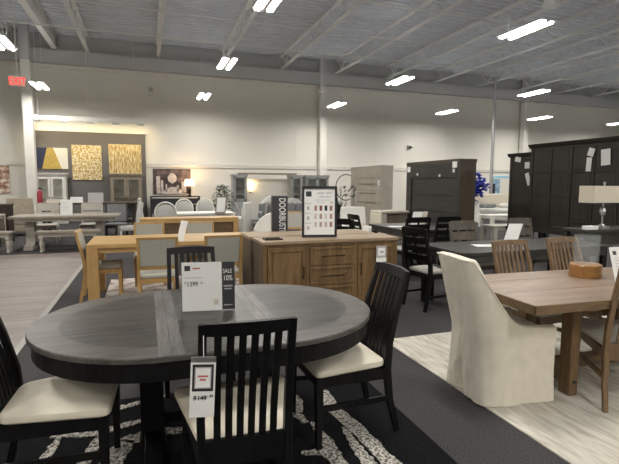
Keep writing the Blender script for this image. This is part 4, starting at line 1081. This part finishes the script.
# cream pieces and sculpture by the beige armoire
armchair('cream boxy armchair in front of the beige armoire', (4.48,9.6,0), 170, M['whitefab'], .62, .98)
t = T('desk', 'cream waterfall desk with dark opening left of the dark armoire', 'desk', (4.95,9.3,0), 0)
MB().box(0,.74,0,.55,.84,.9).box(0,.16,0,.55,0,.84).build('frame', M['shade'], t, bevel=.02)
MB().box(.16,.74,.1,.55,.2,.84).build('dark_niche', M['greyoak'], t)
t = T('ring_sculpture', 'thin dark ring sculpture with silver leaves before the beige armoire', 'sculpture', (4.75,10.8,0))
MB().tube([(.28*math.sin(a_), 0, 1.42-.28*math.cos(a_)*1.15) for a_ in [PI*(-1.15+1.3*k/24) for k in range(25)]], .012, 6).build('ring', M['ink'], t)
lf = MB(); rn = random.Random(5)
for i in range(26):
    x, z = -.18+.42*rn.random(), 1.12+.28*rn.random()
    lf.add([(x,0,z),(x+.05,.02,z+.03),(x+.07,0,z+.08),(x,-.02,z+.05)], [(0,1,2,3)])
lf.build('leaves', M['metal'], t)['kind'] = 'stuff'
MB().tube([(0,0,.02),(0,0,1.15)], .012, 6).lathe([(.001,0),(.15,0),(.15,.02),(.02,.03)], n=16).build('stand', M['metal'], t)
t = T('media_shelf', 'dark two-tier shelf between the cream desk and dark armoire', 'shelf', (7.0,10.6,0))
MB().box(0,.7,0,.4,1.0,1.08).box(0,.7,0,.4,.72,.76).box(.02,.06,0,.4,0,1.0).box(.62,.66,0,.4,0,1.0).build('shelf_frame', M['ink'], t)
MB().box(.08,.6,.05,.3,.76,.92).build('drawer_box', M['grayfab'], t)

# bedroom zone seen in the gap between the hutches
t = T('bed', 'gray bed with a cream headboard seen between the dark hutches', 'bed', (14.6,16.6,0), 0)
MB().box(-1.0,1.2,.3,.42,0,1.1).build('headboard', M['shade'], t, bevel=.05)
MB().box(-.95,1.15,-1.7,.3,0,.5).build('mattress', M['greyfab_l'], t, bevel=.08)
for x in (-.5,.6): MB().box(x-.4,x+.35,-.1,.25,.5,.68).build('pillow', M['grayfab' if x<0 else 'whitefab'], t, bevel=.08)
tag(MB().box(0,1.6,0,.08,0,1.35).build('headboard', M['whitefab'], loc=(14.4,18.9,0), bevel=.03), 'white headboard against the far wall behind the blue flowers', 'headboard')
t = T('wicker_chest', 'tan woven chest standing right of the slim pole in the bedroom display', 'chest', (15.6,18.2,0))
MB().box(0,1.1,0,.5,0,1.0).build('body', M['shade'], t, bevel=.02); MB().box(-.02,1.12,-.02,.52,1.0,1.05).build('lid', M['greyoak'], t)
canvas_ = T('painting', 'small blue-and-white picture on the far wall right of the pole', 'painting', (16.9,19.853,.95))
MB().box(0,.6,0,.045,0,.85).build('canvas', M['bluegray'], canvas_); MB().box(.08,.3,-.004,0,.1,.6).build('painted_shape', M['ink'], canvas_)
tag(MB().box(0,1.5,0,.03,0,.09).build('wall_strip_light', plain('blue_strip', (.3,.6,.75), .5), loc=(16.9,19.868,1.87)), 'light blue horizontal strip on the far wall above the small picture', 'wall decor')
t = T('flower_arrangement', 'tall bright blue flower arrangement beside the dark armoire', 'flowers', (12.55,15.5,0))
MB().lathe([(.001,0),(.2,0),(.16,.3),(.1,.7),(.13,.9)], n=14).build('vase', M['whitefab'], t, True)
fl = MB(); rn = random.Random(2)
for i in range(170):
    c_ = Vector((rn.gauss(0,.19), rn.gauss(0,.12), 1.45+rn.gauss(0,.2))); r_ = rn.uniform(.06,.11)
    fl.lathe([(.001,-r_*.5),(r_,0),(.001,r_*.5)], tuple(c_), 6)
fl.build('blossoms', M['blueflower'], t)['kind'] = 'stuff'
parsons('side_table', 'pale low table in front of the bed between the hutches', (11.2,13.0,0), 0, 1.4, .7, .45, M['offwhite'], M['offwhite'])
parsons('side_table', 'pale bench-like table nearer the black table between the hutches', (8.0,9.2,0), 0, 1.1, .5, .5, M['graywash'], M['graywash'])
sofa('white sofa in the distance right of the dark armoire', (11.0,16.2,0), 180, 1.9, M['whitefab'], .85)

# small fittings on the far wall
t = T('wall_camera', 'small dark camera on a bracket high on the far wall', 'camera', (12.05,19.8,3.36))
MB().box(-.12,.16,-.1,.09,-.04,.02).build('bracket', M['steel'], t); MB().lathe([(.001,-.14),(.08,-.1),(.09,-.04)], (-.05,-.06,0), 12).build('dome', M['ink'], t, True)
t = T('wall_speaker', 'white round speaker fitting high on the far wall at left', 'speaker', (.3,19.75,5.15))
MB().box(-.1,.1,-.02,.14,-.2,.2).build('box', M['offwhite'], t); MB().lathe([(.001,-.05),(.09,-.04),(.09,0)], n=12).build('cone', M['lightink'], t, loc=(0,-.03,0)).rotation_euler = (R(90),0,0)
t = T('ceiling_sensor', 'small white fitting hanging on a rod above the central column', 'ceiling fitting', (7.1,18.9,5.35))
MB().box(-.14,.14,-.05,.05,0,.05).build('head', M['white'], t); MB().tube([(0,0,.05),(0,0,1.6)], .012, 6).build('rod', M['offwhite'], t)

# ------------------------------------------------------------------ world, camera, view
w = bpy.data.worlds.new('world'); S.world = w; w.use_nodes = True
w.node_tree.nodes['Background'].inputs[0].default_value = (.5,.5,.5,1); w.node_tree.nodes['Background'].inputs[1].default_value = .15
cam = bpy.data.cameras.new('camera'); co = bpy.data.objects.new('camera', cam); COL.objects.link(co); S.camera = co
cam.sensor_width = 36; cam.lens = 36*466/619; cam.clip_start = .05; cam.clip_end = 100
yaw, pit, rol = R(19.3), math.atan(48/466), R(.25)
F = Vector((math.sin(yaw)*math.cos(pit), math.cos(yaw)*math.cos(pit), -math.sin(pit)))
R0 = Vector((math.cos(yaw), -math.sin(yaw), 0)); U0 = R0.cross(F)
Rr = R0*math.cos(rol)+U0*math.sin(rol); Uu = Rr.cross(F)
co.matrix_world = Matrix(((Rr.x,Uu.x,-F.x,0),(Rr.y,Uu.y,-F.y,0),(Rr.z,Uu.z,-F.z,1.5),(0,0,0,1)))
S.view_settings.view_transform = 'Standard'; S.view_settings.look = 'None'; S.view_settings.gamma = 1; S.view_settings.use_curve_mapping = False
S.view_settings.exposure = .75
